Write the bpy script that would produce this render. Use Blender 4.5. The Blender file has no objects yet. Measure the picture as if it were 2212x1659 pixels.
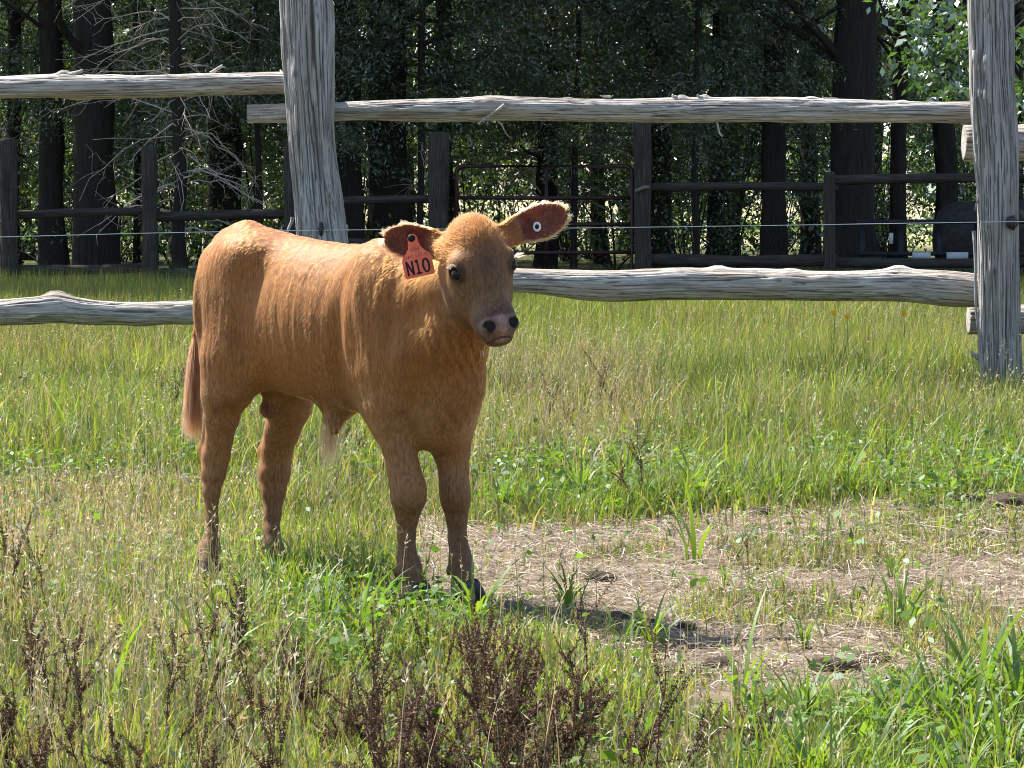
import bpy, math
import numpy as np
from mathutils import Vector, Matrix

# ------------------------------------------------------------------ camera, sky, sun, exposure
SC = bpy.context.scene
COL = SC.collection
FPX = 6144.0                       # focal length in units of a 2212 px wide picture (100 mm on 36 mm)
CAM_H = 1.0
HORIZON = 420.0
PITCH = math.atan((829.5 - HORIZON) / FPX)
cam_data = bpy.data.cameras.new('camera')
cam_data.lens = 100.0
cam_data.sensor_width = 36.0
cam_data.clip_start = 0.1
cam_data.clip_end = 2000.0
cam_data.dof.use_dof = False
cam_data.dof.focus_distance = 6.95
cam_data.dof.aperture_fstop = 22.0
cam = bpy.data.objects.new('camera', cam_data)
cam.location = (0, 0, CAM_H)
cam.rotation_euler = (math.pi / 2 - PITCH, 0, 0)
COL.objects.link(cam)
SC.camera = cam

SUN_DIR = Vector((-0.45, 0.36, 0.80)).normalized()      # towards the sun: behind the calf, from the left
SUN_EL = math.asin(SUN_DIR.z)
SUN_AZ = math.atan2(SUN_DIR.x, SUN_DIR.y)               # clockwise from +Y
world = bpy.data.worlds.new('World')
SC.world = world
world.use_nodes = True
wn = world.node_tree
wn.nodes.clear()
sky = wn.nodes.new('ShaderNodeTexSky')
sky.sky_type = 'NISHITA'
sky.sun_disc = False
sky.sun_elevation = SUN_EL
sky.sun_rotation = SUN_AZ
sky.altitude = 150
sky.air_density = 1.0
sky.dust_density = 1.2
bg = wn.nodes.new('ShaderNodeBackground')
bg.inputs['Strength'].default_value = 0.10
wo = wn.nodes.new('ShaderNodeOutputWorld')
wn.links.new(sky.outputs[0], bg.inputs['Color'])
wn.links.new(bg.outputs[0], wo.inputs['Surface'])

sun_data = bpy.data.lights.new('sun', 'SUN')
sun_data.energy = 5.0
sun_data.angle = math.radians(0.55)
sun_data.color = (1.0, 0.95, 0.87)
sun = bpy.data.objects.new('sun', sun_data)
sun.rotation_euler = (-SUN_DIR).to_track_quat('-Z', 'Y').to_euler()
sun.location = SUN_DIR * 60
COL.objects.link(sun)

SC.view_settings.view_transform = 'Standard'
SC.view_settings.look = 'None'
SC.view_settings.exposure = 1.5
SC.view_settings.gamma = 1.0
SC.view_settings.use_curve_mapping = False
SC.cycles.use_denoising = True
SC.cycles.filter_width = 1.0
SC.cycles.max_bounces = 6
SC.cycles.diffuse_bounces = 3
SC.cycles.glossy_bounces = 2
SC.cycles.transmission_bounces = 4
SC.cycles.transparent_max_bounces = 6
SC.cycles.caustics_reflective = False
SC.cycles.caustics_refractive = False

RNG = np.random.default_rng(11)

# ------------------------------------------------------------------ pixel <-> world helpers
CT, ST = math.cos(PITCH), math.sin(PITCH)

def P(u, v, y):
    """World point on the ray of picture position (u, v) at world depth y."""
    dx, dy = (u - 1106.0) / FPX, (829.5 - v) / FPX
    d = np.array([dx, CT + dy * ST, -ST + dy * CT])
    return np.array([0, 0, CAM_H]) + d * (y / d[1])

def G(u, v, z=0.0):
    """World point where that ray meets the height z."""
    dx, dy = (u - 1106.0) / FPX, (829.5 - v) / FPX
    d = np.array([dx, CT + dy * ST, -ST + dy * CT])
    return np.array([0, 0, CAM_H]) + d * ((z - CAM_H) / d[2])

def UV(p):
    p = np.asarray(p, float)
    q = p - np.array([0, 0, CAM_H])
    fz = q[..., 1] * CT - q[..., 2] * ST
    up = q[..., 1] * ST + q[..., 2] * CT
    return 1106.0 + FPX * q[..., 0] / fz, 829.5 - FPX * up / fz

# ------------------------------------------------------------------ noise
def _hash(ix, iy, iz, seed):
    h = (ix.astype(np.int64) * 374761393 + iy.astype(np.int64) * 668265263 + iz.astype(np.int64) * 2147483647 + seed * 974711) & 0xFFFFFFFF
    h = ((h ^ (h >> 13)) * 1274126177) & 0xFFFFFFFF
    h = h ^ (h >> 16)
    return (h & 0xFFFF).astype(np.float64) / 65535.0

def vnoise(p, seed=0):
    """Smooth value noise in [-1, 1] at the points p (N, 3)."""
    p = np.asarray(p, np.float64)
    i = np.floor(p).astype(np.int64)
    f = p - i
    f = f * f * f * (f * (f * 6 - 15) + 10)
    r = 0
    for dx in (0, 1):
        wx = f[..., 0] if dx else 1 - f[..., 0]
        for dy in (0, 1):
            wy = f[..., 1] if dy else 1 - f[..., 1]
            for dz in (0, 1):
                wz = f[..., 2] if dz else 1 - f[..., 2]
                r = r + wx * wy * wz * _hash(i[..., 0] + dx, i[..., 1] + dy, i[..., 2] + dz, seed)
    return r * 2 - 1

def fbm(p, seed=0, octs=4, gain=0.5, lac=2.03):
    p = np.asarray(p, np.float64)
    a, s, t = 1.0, 0.0, 0.0
    for k in range(octs):
        s = s + a * vnoise(p, seed + 17 * k)
        t += a
        a *= gain
        p = p * lac
    return s / t

def n2(x, y, s, seed=0, octs=3):
    return fbm(np.stack([x * s, y * s, np.zeros_like(x) + 0.37], -1), seed, octs)

def sstep(a, b, x):
    t = np.clip((x - a) / (b - a), 0, 1)
    return t * t * (3 - 2 * t)

def interp_s(x, xs, ys):
    """Smooth monotone-ish cubic through the stations."""
    xs, ys = np.array(xs, float), np.array(ys, float)
    m = np.gradient(ys, xs)
    x = np.clip(x, xs[0], xs[-1])
    i = np.clip(np.searchsorted(xs, x) - 1, 0, len(xs) - 2)
    h = xs[i + 1] - xs[i]
    t = (x - xs[i]) / h
    return ((2 * t**3 - 3 * t**2 + 1) * ys[i] + (t**3 - 2 * t**2 + t) * h * m[i]
            + (-2 * t**3 + 3 * t**2) * ys[i + 1] + (t**3 - t**2) * h * m[i + 1])

def unit(v):
    return v / (np.linalg.norm(v, axis=-1, keepdims=True) + 1e-9)

# ------------------------------------------------------------------ object helpers
def link(o, parent=None):
    COL.objects.link(o)
    if parent is not None:
        o.parent = parent
    return o

def tag(o, label=None, cat=None, group=None, kind=None):
    if label: o['label'] = label
    if cat: o['category'] = cat
    if group: o['group'] = group
    if kind: o['kind'] = kind
    return o

def empty(name, loc=(0, 0, 0)):
    o = bpy.data.objects.new(name, None)
    o.location = loc
    o.empty_display_size = 0.2
    return link(o)

def make_mesh(name, verts, faces, mats=None, smooth=True, attrs=None, fmat=None):
    """verts (N,3); faces: list of (M,k) integer arrays, k = 3 or 4; attrs: name -> (N,3|4) colour or (N,) float on points."""
    if isinstance(faces, np.ndarray):
        faces = [faces]
    me = bpy.data.meshes.new(name)
    verts = np.ascontiguousarray(verts, np.float32)
    me.vertices.add(len(verts))
    me.vertices.foreach_set('co', verts.ravel())
    loops = np.concatenate([f.ravel() for f in faces]).astype(np.int32)
    sizes = np.concatenate([np.full(len(f), f.shape[1], np.int32) for f in faces])
    starts = np.concatenate([[0], np.cumsum(sizes)[:-1]]).astype(np.int32)
    me.loops.add(len(loops))
    me.loops.foreach_set('vertex_index', loops)
    me.polygons.add(len(sizes))
    me.polygons.foreach_set('loop_start', starts)
    if smooth:
        me.polygons.foreach_set('use_smooth', np.ones(len(sizes), bool))
    if fmat is not None:
        me.polygons.foreach_set('material_index', np.asarray(fmat, np.int32))
    for k, a in (attrs or {}).items():
        a = np.asarray(a, np.float32)
        if a.ndim == 1:
            me.attributes.new(k, 'FLOAT', 'POINT').data.foreach_set('value', a)
        elif a.shape[1] == 3 and k.startswith('v_'):
            me.attributes.new(k, 'FLOAT_VECTOR', 'POINT').data.foreach_set('vector', a.ravel())
        else:
            if a.shape[1] == 3:
                a = np.concatenate([a, np.ones((len(a), 1), np.float32)], 1)
            me.attributes.new(k, 'FLOAT_COLOR', 'POINT').data.foreach_set('color', np.ascontiguousarray(a).ravel())
    for m in (mats if isinstance(mats, (list, tuple)) else [mats]):
        if m is not None:
            me.materials.append(m)
    me.update(calc_edges=True)
    me.validate()
    return me

def obj(name, me, parent=None):
    return link(bpy.data.objects.new(name, me), parent)

class Parts:
    """Collects vertex and face blocks of one mesh."""
    def __init__(self):
        self.v, self.q, self.t, self.c, self.n = [], [], [], [], 0
    def add(self, v, q=None, t=None, c=None):
        v = np.asarray(v, float)
        if q is not None and len(q): self.q.append(np.asarray(q, np.int64) + self.n)
        if t is not None and len(t): self.t.append(np.asarray(t, np.int64) + self.n)
        if c is not None:
            c = np.asarray(c, float)
            self.c.append(np.broadcast_to(c, (len(v), 3)) if c.ndim == 1 else c)
        self.v.append(v)
        self.n += len(v)
    def mesh(self, name, mat, smooth=True):
        f = []
        if self.q: f.append(np.concatenate(self.q))
        if self.t: f.append(np.concatenate(self.t))
        at = {'col': np.concatenate(self.c)} if self.c else None
        return make_mesh(name, np.concatenate(self.v), f, mat, smooth, at)

def tube(pts, rad, n=8, cap=True):
    """Tapered tube along a polyline -> verts, quads, tris."""
    pts = np.asarray(pts, float)
    m = len(pts)
    rad = np.broadcast_to(np.asarray(rad, float), (m,))
    tan = np.gradient(pts, axis=0)
    tan /= np.linalg.norm(tan, axis=1, keepdims=True) + 1e-12
    ref = np.array([0, 0, 1.0]) if abs(tan[0][2]) < 0.85 else np.array([1.0, 0, 0])
    e1 = np.cross(tan, ref); e1 /= np.linalg.norm(e1, axis=1, keepdims=True) + 1e-12
    e2 = np.cross(tan, e1)
    th = np.arange(n) * 2 * math.pi / n
    ring = np.cos(th)[None, :, None] * e1[:, None, :] + np.sin(th)[None, :, None] * e2[:, None, :]
    v = (pts[:, None, :] + ring * rad[:, None, None]).reshape(-1, 3)
    i = np.arange(m - 1)[:, None] * n
    j = np.arange(n)[None, :]
    jn = (j + 1) % n
    q = np.stack([i + j, i + jn, i + n + jn, i + n + j], -1).reshape(-1, 4)
    t = np.zeros((0, 3), int)
    if cap:
        v = np.concatenate([v, pts[:1], pts[-1:]])
        a, b = m * n, m * n + 1
        jj = np.arange(n)
        t = np.concatenate([np.stack([np.full(n, a), (jj + 1) % n, jj], -1),
                            np.stack([np.full(n, b), (m - 1) * n + jj, (m - 1) * n + (jj + 1) % n], -1)])
    return v, q, t

def box(c, s, R=None, bev=0.0):
    """Box with chamfered vertical and horizontal edges -> verts, quads."""
    s = np.asarray(s, float) / 2
    sg = np.array([[x, y, z] for x in (-1, 1) for y in (-1, 1) for z in (-1, 1)], float)
    v = sg * s
    q = np.array([[0, 1, 3, 2], [4, 6, 7, 5], [0, 4, 5, 1], [2, 3, 7, 6], [0, 2, 6, 4], [1, 5, 7, 3]])
    if R is not None: v = v @ np.asarray(R).T
    return v + np.asarray(c, float), q

def child(o, parent):
    """Parent o, whose mesh is in world coordinates, without moving it."""
    o.parent = parent
    base = parent
    loc = Vector((0, 0, 0))
    while base is not None:
        loc = loc + base.location + base.matrix_parent_inverse.translation
        base = base.parent
    o.matrix_parent_inverse = Matrix.Translation(-loc)
    return o

def sphere(c, r, nu=24, nv=14, sq=(1, 1, 1), axes=None):
    th = np.linspace(0, math.pi, nv)[:, None]; ph = np.arange(nu)[None, :] * 2 * math.pi / nu
    v = np.stack([np.sin(th) * np.cos(ph), np.sin(th) * np.sin(ph), np.cos(th) + 0 * ph], -1).reshape(-1, 3) * np.array(sq) * r
    if axes is not None: v = v @ np.array(axes)
    i = np.arange(nv - 1)[:, None] * nu; j = np.arange(nu)[None, :]; jn = (j + 1) % nu
    q = np.stack([i + j, i + nu + j, i + nu + jn, i + jn], -1).reshape(-1, 4)
    return v + np.asarray(c), q

# ------------------------------------------------------------------ material helpers
def new_mat(name):
    m = bpy.data.materials.new(name)
    m.use_nodes = True
    nt = m.node_tree
    nt.nodes.clear()
    out = nt.nodes.new('ShaderNodeOutputMaterial')
    return m, nt, out

def N(nt, kind, **kw):
    n = nt.nodes.new(kind)
    for k, v in kw.items():
        if k in ('operation', 'blend_type', 'data_type', 'attribute_name', 'attribute_type', 'noise_dimensions', 'feature', 'distance', 'musgrave_type', 'wave_type', 'bands_direction', 'coloring', 'parametrization', 'model'):
            setattr(n, k, v)
        else:
            n.inputs[k].default_value = v
    return n

def ramp(nt, fac, stops):
    r = nt.nodes.new('ShaderNodeValToRGB')
    el = r.color_ramp.elements
    while len(el) < len(stops): el.new(0.5)
    for e, (p, c) in zip(el, stops):
        e.position = p
        e.color = (*c, 1) if len(c) == 3 else c
    nt.links.new(fac, r.inputs['Fac'])
    return r.outputs['Color']

def mixc(nt, fac, a, b, mode='MIX'):
    m = nt.nodes.new('ShaderNodeMix')
    m.data_type = 'RGBA'
    m.blend_type = mode
    for sock, val in ((m.inputs['Factor'], fac), (m.inputs[6], a), (m.inputs[7], b)):
        if hasattr(val, 'is_output'): nt.links.new(val, sock)
        elif isinstance(val, (tuple, list)): sock.default_value = (*val, 1) if len(val) == 3 else val
        else: sock.default_value = val
    return m.outputs[2]

def leaf_material(name, trans=0.4, gloss=0.08, rough=0.35, tint=(1.25, 1.35, 0.55), face_tip=None):
    """Thin leaf: diffuse front, translucent back, faint waxy gloss; colour from the mesh attribute col."""
    m, nt, out = new_mat(name)
    a = N(nt, 'ShaderNodeAttribute', attribute_name='col')
    di = nt.nodes.new('ShaderNodeBsdfDiffuse')
    tr = nt.nodes.new('ShaderNodeBsdfTranslucent')
    gl = N(nt, 'ShaderNodeBsdfGlossy', Roughness=rough)
    gl.inputs['Color'].default_value = (0.9, 0.95, 1.0, 1)
    nt.links.new(a.outputs['Color'], di.inputs['Color'])
    tc = mixc(nt, 1.0, a.outputs['Color'], tint, 'MULTIPLY')
    nt.links.new(tc, tr.inputs['Color'])
    m1 = N(nt, 'ShaderNodeMixShader', Fac=trans)
    nt.links.new(di.outputs[0], m1.inputs[1]); nt.links.new(tr.outputs[0], m1.inputs[2])
    m2 = N(nt, 'ShaderNodeMixShader', Fac=gloss)
    nt.links.new(m1.outputs[0], m2.inputs[1]); nt.links.new(gl.outputs[0], m2.inputs[2])
    nt.links.new(m2.outputs[0], out.inputs['Surface'])
    return m

def plain(name, color, rough=0.7, spec=0.3, metal=0.0, noise=0.0, scale=30.0, bump=0.0):
    m, nt, out = new_mat(name)
    b = N(nt, 'ShaderNodeBsdfPrincipled', Roughness=rough, Metallic=metal)
    b.inputs['Specular IOR Level'].default_value = spec
    b.inputs['Base Color'].default_value = (*color, 1)
    tc = nt.nodes.new('ShaderNodeTexCoord')
    nz = N(nt, 'ShaderNodeTexNoise', Scale=scale, Detail=5.0)
    nt.links.new(tc.outputs['Object'], nz.inputs['Vector'])
    if noise:
        c = ramp(nt, nz.outputs['Fac'], [(0.3, tuple(x * (1 - noise) for x in color)), (0.7, tuple(min(1, x * (1 + noise)) for x in color))])
        nt.links.new(c, b.inputs['Base Color'])
    if bump:
        bp = N(nt, 'ShaderNodeBump', Strength=bump, Distance=0.01)
        nt.links.new(nz.outputs['Fac'], bp.inputs['Height'])
        nt.links.new(bp.outputs[0], b.inputs['Normal'])
    nt.links.new(b.outputs[0], out.inputs['Surface'])
    return m

# ================================================================== ground
def ground_h(x, y):
    x, y = np.asarray(x, float), np.asarray(y, float)
    near = sstep(40, 15, y)
    return (0.020 * n2(x, y, 0.9, 3, 3) + 0.008 * n2(x, y, 5.0, 4, 2)) * near - 0.012

gx = np.concatenate([-np.geomspace(420, 3.2, 70), np.linspace(-3.1, 3.1, 140), np.geomspace(3.2, 420, 70)])
gy = np.concatenate([np.linspace(-30, 3.6, 25), np.linspace(3.7, 14.5, 210), np.geomspace(14.7, 900, 110)])
X, Y = np.meshgrid(gx, gy, indexing='ij')
Zg = ground_h(X.ravel(), Y.ravel())
gv = np.stack([X.ravel(), Y.ravel(), Zg], -1)
a_, b_ = len(gx), len(gy)
ii = (np.arange(a_ - 1)[:, None] * b_ + np.arange(b_ - 1)[None, :]).ravel()
gq = np.stack([ii, ii + b_, ii + b_ + 1, ii + 1], -1)

# places on the ground, given by picture outlines that lie on it
def poly_world(uv):
    return np.array([G(u, v)[:2] for u, v in uv])
def in_poly(x, y, poly):
    r = np.zeros(x.shape, bool)
    n = len(poly)
    for i in range(n):
        x0, y0 = poly[i]; x1, y1 = poly[(i + 1) % n]
        c = ((y0 > y) != (y1 > y)) & (x < (x1 - x0) * (y - y0) / (y1 - y0 + 1e-12) + x0)
        r ^= c
    return r
BARE = poly_world([(870, 1105), (1100, 1135), (1400, 1120), (1700, 1095), (1900, 1075), (2500, 1060), (2700, 1470), (2150, 1480), (1850, 1530), (1620, 1500), (1420, 1440), (1250, 1385), (1060, 1340), (960, 1290), (900, 1240)])
DRYL = poly_world([(-500, 930), (150, 960), (430, 940), (470, 1010), (430, 1160), (200, 1180), (-100, 1250), (-600, 1200)])
BACK_Y = 29.0
def bareness(x, y):
    j = 0.28 * n2(x, y, 3.2, 51, 3)
    k = 0.17 * n2(x, y, 3.2, 52, 3)
    m = in_poly(x + j, y + 2.2 * k, BARE).astype(float)
    tufts = sstep(0.08, 0.30, n2(x, y * 0.6, 2.9, 53, 3))
    return m * (1 - tufts)
def dryness(x, y):
    m = in_poly(x + 0.15 * n2(x, y, 2, 54, 2), y + 0.4 * n2(x, y, 2, 55, 2), DRYL).astype(float)
    return m

gcol = np.tile(np.array([0.115, 0.088, 0.058]), (len(gv), 1))
br = bareness(gv[:, 0], gv[:, 1])
gcol = gcol * (1 - br[:, None]) + np.array([0.19, 0.148, 0.108]) * br[:, None]
fr = sstep(10, 16, gv[:, 1])[:, None]
gcol = gcol * (1 - fr) + np.array([0.095, 0.105, 0.042]) * fr
fm = sstep(52, 60, gv[:, 1])[:, None]
gcol = gcol * (1 - fm) + np.array([0.34, 0.30, 0.18]) * fm
m_ground, nt, out = new_mat('pasture_soil')
at = N(nt, 'ShaderNodeAttribute', attribute_name='col')
bs = N(nt, 'ShaderNodeBsdfPrincipled', Roughness=0.95)
bs.inputs['Specular IOR Level'].default_value = 0.1
tcn = nt.nodes.new('ShaderNodeTexCoord')
nz = N(nt, 'ShaderNodeTexNoise', Scale=22.0, Detail=9.0, Roughness=0.65)
nt.links.new(tcn.outputs['Object'], nz.inputs['Vector'])
f = ramp(nt, nz.outputs['Fac'], [(0.30, (0.45, 0.42, 0.42)), (0.52, (1, 1, 1)), (0.75, (1.35, 1.3, 1.2))])
cc = mixc(nt, 1.0, at.outputs['Color'], f, 'MULTIPLY')
nt.links.new(cc, bs.inputs['Base Color'])
bp = N(nt, 'ShaderNodeBump', Strength=0.9, Distance=0.03)
nt.links.new(nz.outputs['Fac'], bp.inputs['Height']); nt.links.new(bp.outputs[0], bs.inputs['Normal'])
nt.links.new(bs.outputs[0], out.inputs['Surface'])
ground = obj('ground', make_mesh('ground', gv, gq, m_ground, True, {'col': gcol}))
tag(ground, 'pasture ground of dry soil and thatch', None, None, 'structure')

# ================================================================== logs
def wood_material(name, light, mid, dark, brown):
    """Weathered cedar; the grain follows the stored coordinates v_grain, g_crack marks the checks."""
    m, nt, out = new_mat(name)
    g = N(nt, 'ShaderNodeAttribute', attribute_name='v_grain')
    cr = N(nt, 'ShaderNodeAttribute', attribute_name='g_crack')
    mp = nt.nodes.new('ShaderNodeMapping'); mp.inputs['Scale'].default_value = (16, 16, 3.0)
    nt.links.new(g.outputs['Vector'], mp.inputs['Vector'])
    fine = N(nt, 'ShaderNodeTexNoise', Scale=1.0, Detail=6.0, Roughness=0.65)
    nt.links.new(mp.outputs[0], fine.inputs['Vector'])
    mp2 = nt.nodes.new('ShaderNodeMapping'); mp2.inputs['Scale'].default_value = (2.2, 2.2, 2.6)
    nt.links.new(g.outputs['Vector'], mp2.inputs['Vector'])
    big = N(nt, 'ShaderNodeTexNoise', Scale=1.0, Detail=4.0)
    nt.links.new(mp2.outputs[0], big.inputs['Vector'])
    c1 = ramp(nt, fine.outputs['Fac'], [(0.34, dark), (0.48, mid), (0.66, light)])
    bf = ramp(nt, big.outputs['Fac'], [(0.42, (0, 0, 0)), (0.66, (1, 1, 1))])
    c2 = mixc(nt, bf, c1, brown, 'MIX')
    bfs = N(nt, 'ShaderNodeMath', operation='MULTIPLY'); bfs.inputs[1].default_value = 0.55
    nt.links.new(bf, bfs.inputs[0])
    c2 = mixc(nt, bfs.outputs[0], c1, brown, 'MIX')
    crs = N(nt, 'ShaderNodeMath', operation='MULTIPLY'); crs.inputs[1].default_value = 0.78
    nt.links.new(cr.outputs['Fac'], crs.inputs[0])
    c3 = mixc(nt, crs.outputs[0], c2, (0.035, 0.028, 0.022), 'MIX')
    b = N(nt, 'ShaderNodeBsdfPrincipled', Roughness=0.85)
    b.inputs['Specular IOR Level'].default_value = 0.2
    nt.links.new(c3, b.inputs['Base Color'])
    bp = N(nt, 'ShaderNodeBump', Strength=1.0, Distance=0.010)
    nt.links.new(fine.outputs['Fac'], bp.inputs['Height']); nt.links.new(bp.outputs[0], b.inputs['Normal'])
    nt.links.new(b.outputs[0], out.inputs['Surface'])
    return m
M_CEDAR = wood_material('weathered_cedar', (0.66, 0.63, 0.59), (0.42, 0.395, 0.365), (0.14, 0.12, 0.10), (0.32, 0.24, 0.17))
M_POST = wood_material('grey_cedar_post', (0.52, 0.51, 0.495), (0.33, 0.32, 0.31), (0.085, 0.08, 0.074), (0.27, 0.23, 0.185))
M_OLDWOOD = wood_material('shaded_old_wood', (0.12, 0.105, 0.09), (0.048, 0.042, 0.037), (0.02, 0.017, 0.014), (0.05, 0.036, 0.026))  # cedar tones darkened, the shade of the trees is in the colour
M_BARK = wood_material('tree_bark', (0.052, 0.045, 0.039), (0.022, 0.019, 0.017), (0.009, 0.008, 0.007), (0.036, 0.026, 0.019))
M_DEADTWIG = plain('dead_twig_sun_tone', (0.50, 0.42, 0.35), 0.9, 0.1, 0, 0.3, 40)  # dead wood lightened to stand in for sunlight on the twigs

def log_mesh(name, pts, rads, mat, nr=64, nl=220, seed=1, groove=0.006, grain=7.0, along=1.6, knots=(), flute=0.0, twist=0.0, lines=0, lw=0.10):
    """A log along a polyline with checks, ridges and knots as real relief. knots: (t, angle, size, height)."""
    pts = np.asarray(pts, float); rads = np.asarray(rads, float)
    s = np.concatenate([[0], np.cumsum(np.linalg.norm(np.diff(pts, axis=0), axis=1))])
    L = s[-1]
    q = np.linspace(0, L, nl)
    c = np.stack([interp_s(q, s, pts[:, k]) if len(s) > 2 else np.interp(q, s, pts[:, k]) for k in range(3)], -1)
    r = interp_s(q, s, rads) if len(s) > 2 else np.interp(q, s, rads)
    tan = unit(np.gradient(c, axis=0))
    ref = np.array([0, 0, 1.0]) if abs(tan[0][2]) < 0.8 else np.array([0, -1.0, 0])
    e1 = unit(np.cross(ref, tan)); e2 = np.cross(tan, e1)           # e2 is up for level logs
    th = np.arange(nr) * 2 * math.pi / nr
    TH, Q = np.meshgrid(th, q)
    tw = TH + twist * Q
    rad_ = r[:, None] * np.ones_like(TH)
    gp = np.stack([np.cos(tw) * grain, np.sin(tw) * grain, Q * along], -1)
    warp = fbm(np.stack([np.cos(TH) * 1.3, np.sin(TH) * 1.3, Q * 1.1], -1), seed + 5, 2)
    gp = gp + warp[..., None] * np.array([0.8, 0.8, 0.0])
    big = fbm(np.stack([np.cos(TH) * 0.8, np.sin(TH) * 0.8, Q * 1.8], -1), seed, 3)
    rid = 1 - np.abs(fbm(gp * np.array([1, 1, 0.8]), seed + 1, 2, 0.5)) * 2.4                 # ridged: thin long checks
    crack = sstep(0.84, 0.975, rid)
    if lines:                                       # long wandering checks that follow the grain
        wv = fbm(np.stack([np.cos(TH) * 2.2, np.sin(TH) * 2.2, Q * 1.6], -1), seed + 21, 3)
        ph = (TH + twist * Q * 0.3) * lines / (2 * math.pi) + 1.5 * wv
        cell = np.abs(ph - np.floor(ph) - 0.5)
        mk = fbm(np.stack([np.cos(TH) * 7, np.sin(TH) * 7, Q * 2.6], -1), seed + 23, 2)
        wd_ = lw * np.clip(0.9 + 2.6 * mk, 0, 2.2)
        crack = np.maximum(crack * 0.5, sstep(wd_ + 0.03, wd_ * 0.35, cell) * (wd_ > 0.02))
    fine = fbm(gp * np.array([2.3, 2.3, 3.0]), seed + 2, 2)
    d = big * groove * 1.6 + fine * groove * 0.35 - crack * groove * (0.55 if lines else 0.8)
    if flute: d = d + flute * fbm(np.stack([np.cos(TH) * 1.6, np.sin(TH) * 1.6, Q * 0.35], -1), seed + 9, 2)
    for (kt, ka, ks, kh) in knots:
        da = (TH - ka + math.pi) % (2 * math.pi) - math.pi
        rr = np.sqrt(((Q - kt * L) / (ks * 1.5)) ** 2 + (da * r[:, None] / ks) ** 2)
        d = d + kh * np.exp(-rr * rr) - 0.25 * kh * np.exp(-((rr - 0.05) / 0.25) ** 2)
        crack = np.maximum(crack * (1 - 0.8 * np.exp(-rr * rr)), 0.75 * np.exp(-(rr / 0.28) ** 2))
    rr_ = rad_ + d
    v = c[:, None, :] + rr_[..., None] * (np.cos(TH)[..., None] * e1[:, None, :] + np.sin(TH)[..., None] * e2[:, None, :])
    v = v.reshape(-1, 3)
    i = np.arange(nl - 1)[:, None] * nr; j = np.arange(nr)[None, :]; jn = (j + 1) % nr
    quads = np.stack([i + j, i + jn, i + nr + jn, i + nr + j], -1).reshape(-1, 4)
    gr = np.stack([np.cos(TH) * r[:, None] * 9, np.sin(TH) * r[:, None] * 9, Q], -1).reshape(-1, 3)
    gr[:, :2] += warp.reshape(-1, 1) * 0.06
    ck = crack.reshape(-1)
    # end caps: three inner rings
    tv, tq, nb = [v], [quads], len(v)
    gg, cc_ = [gr], [ck]
    for end, row in ((0, 0), (1, nl - 1)):
        outer = np.arange(nr) + row * nr
        prev = outer
        for fct in (0.8, 0.4, 0.05):
            ring = c[row] + (v[outer] - c[row]) * fct + tan[row] * (0.004 * (1 - fct) * (1 if end else -1)) + 0.0
            tv.append(ring); gg.append(np.tile(np.array([5.0, fct * 2, 0]), (nr, 1)) + ring * 3); cc_.append(np.zeros(nr))
            cur = np.arange(nr) + nb
            f = np.stack([prev, np.roll(prev, -1), np.roll(cur, -1), cur], -1)
            tq.append(f[:, ::-1] if end == 0 else f)
            nb += nr
            prev = cur
    return make_mesh(name, np.concatenate(tv), np.concatenate(tq), mat, True, {'v_grain': np.concatenate(gg), 'g_crack': np.concatenate(cc_)})

# ---- near fence of peeled cedar logs
FY = 14.0
PXF = FY / FPX
fence = tag(empty('log_rail_fence', (0, FY, 0)), 'weathered grey cedar log rail fence behind the calf', 'fence')
def rail(uvr, y, seed, knots=(), nl=240, groove=0.0080, name='rail', ys=None):
    p = [P(u, v, (ys[k] if ys else y)) for k, (u, v, r) in enumerate(uvr)]
    r = [q[2] * PXF for q in uvr]
    return child(obj(name, log_mesh(name, p, r, M_CEDAR, 104, nl, seed, groove, 6.0, 0.75, knots, 0, 0.5, 26, 0.09)), fence)
UPK = math.pi / 2
SIDEK = math.pi          # towards the camera for a log running to +x (e1 = up x tan = -y ... )
# left bay
rail([(-760, 200, 27), (-400, 196, 26), (0, 190, 25), (150, 186, 26), (300, 186, 26), (480, 181, 25), (620, 179, 24.5), (715, 178, 23)], FY + 0.17, 3,
     [(0.61, UPK, 0.022, 0.026), (0.63, -1.2, 0.04, 0.012), (0.30, UPK, 0.03, 0.015)])
rail([(-760, 678, 30), (-400, 676, 29), (0, 674, 28.5), (60, 670, 30), (130, 666, 32), (185, 672, 29), (260, 676, 27), (430, 675.5, 27), (600, 674, 26), (720, 673, 25)], FY + 0.17, 7,
     [(0.595, UPK, 0.032, 0.026), (0.61, 0.4, 0.04, 0.016), (0.72, -1.3, 0.05, 0.012)])
# middle bay
rail([(535, 248, 20), (640, 245, 20), (760, 240, 20.5), (950, 236, 24), (1090, 233, 26), (1250, 236, 25), (1450, 237, 25), (1700, 238, 25), (1900, 240, 25), (2105, 242, 24), (2180, 243, 24)], FY + 0.16, 12,
     [(0.32, 2.6, 0.05, 0.014), (0.57, UPK, 0.016, 0.016), (0.60, UPK, 0.014, 0.018), (0.42, UPK, 0.02, 0.010), (0.74, UPK, 0.02, 0.010), (0.86, UPK, 0.015, 0.008)], 320)
rail([(600, 606, 26), (800, 606, 28), (1000, 607, 27), (1130, 608, 26), (1300, 617, 33), (1450, 613, 34), (1600, 613, 34), (1800, 618, 33), (1960, 617, 37), (2060, 624, 40), (2120, 628, 38), (2185, 630, 36)], FY + 0.17, 21,
     [(0.845, UPK, 0.035, 0.024), (0.47, -0.4, 0.05, 0.014), (0.55, 2.4, 0.05, 0.012), (0.68, 2.9, 0.04, 0.016), (0.60, UPK, 0.03, 0.016), (0.75, 2.6, 0.05, 0.014), (0.70, UPK, 0.03, 0.010)], 320, 0.006)
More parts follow.
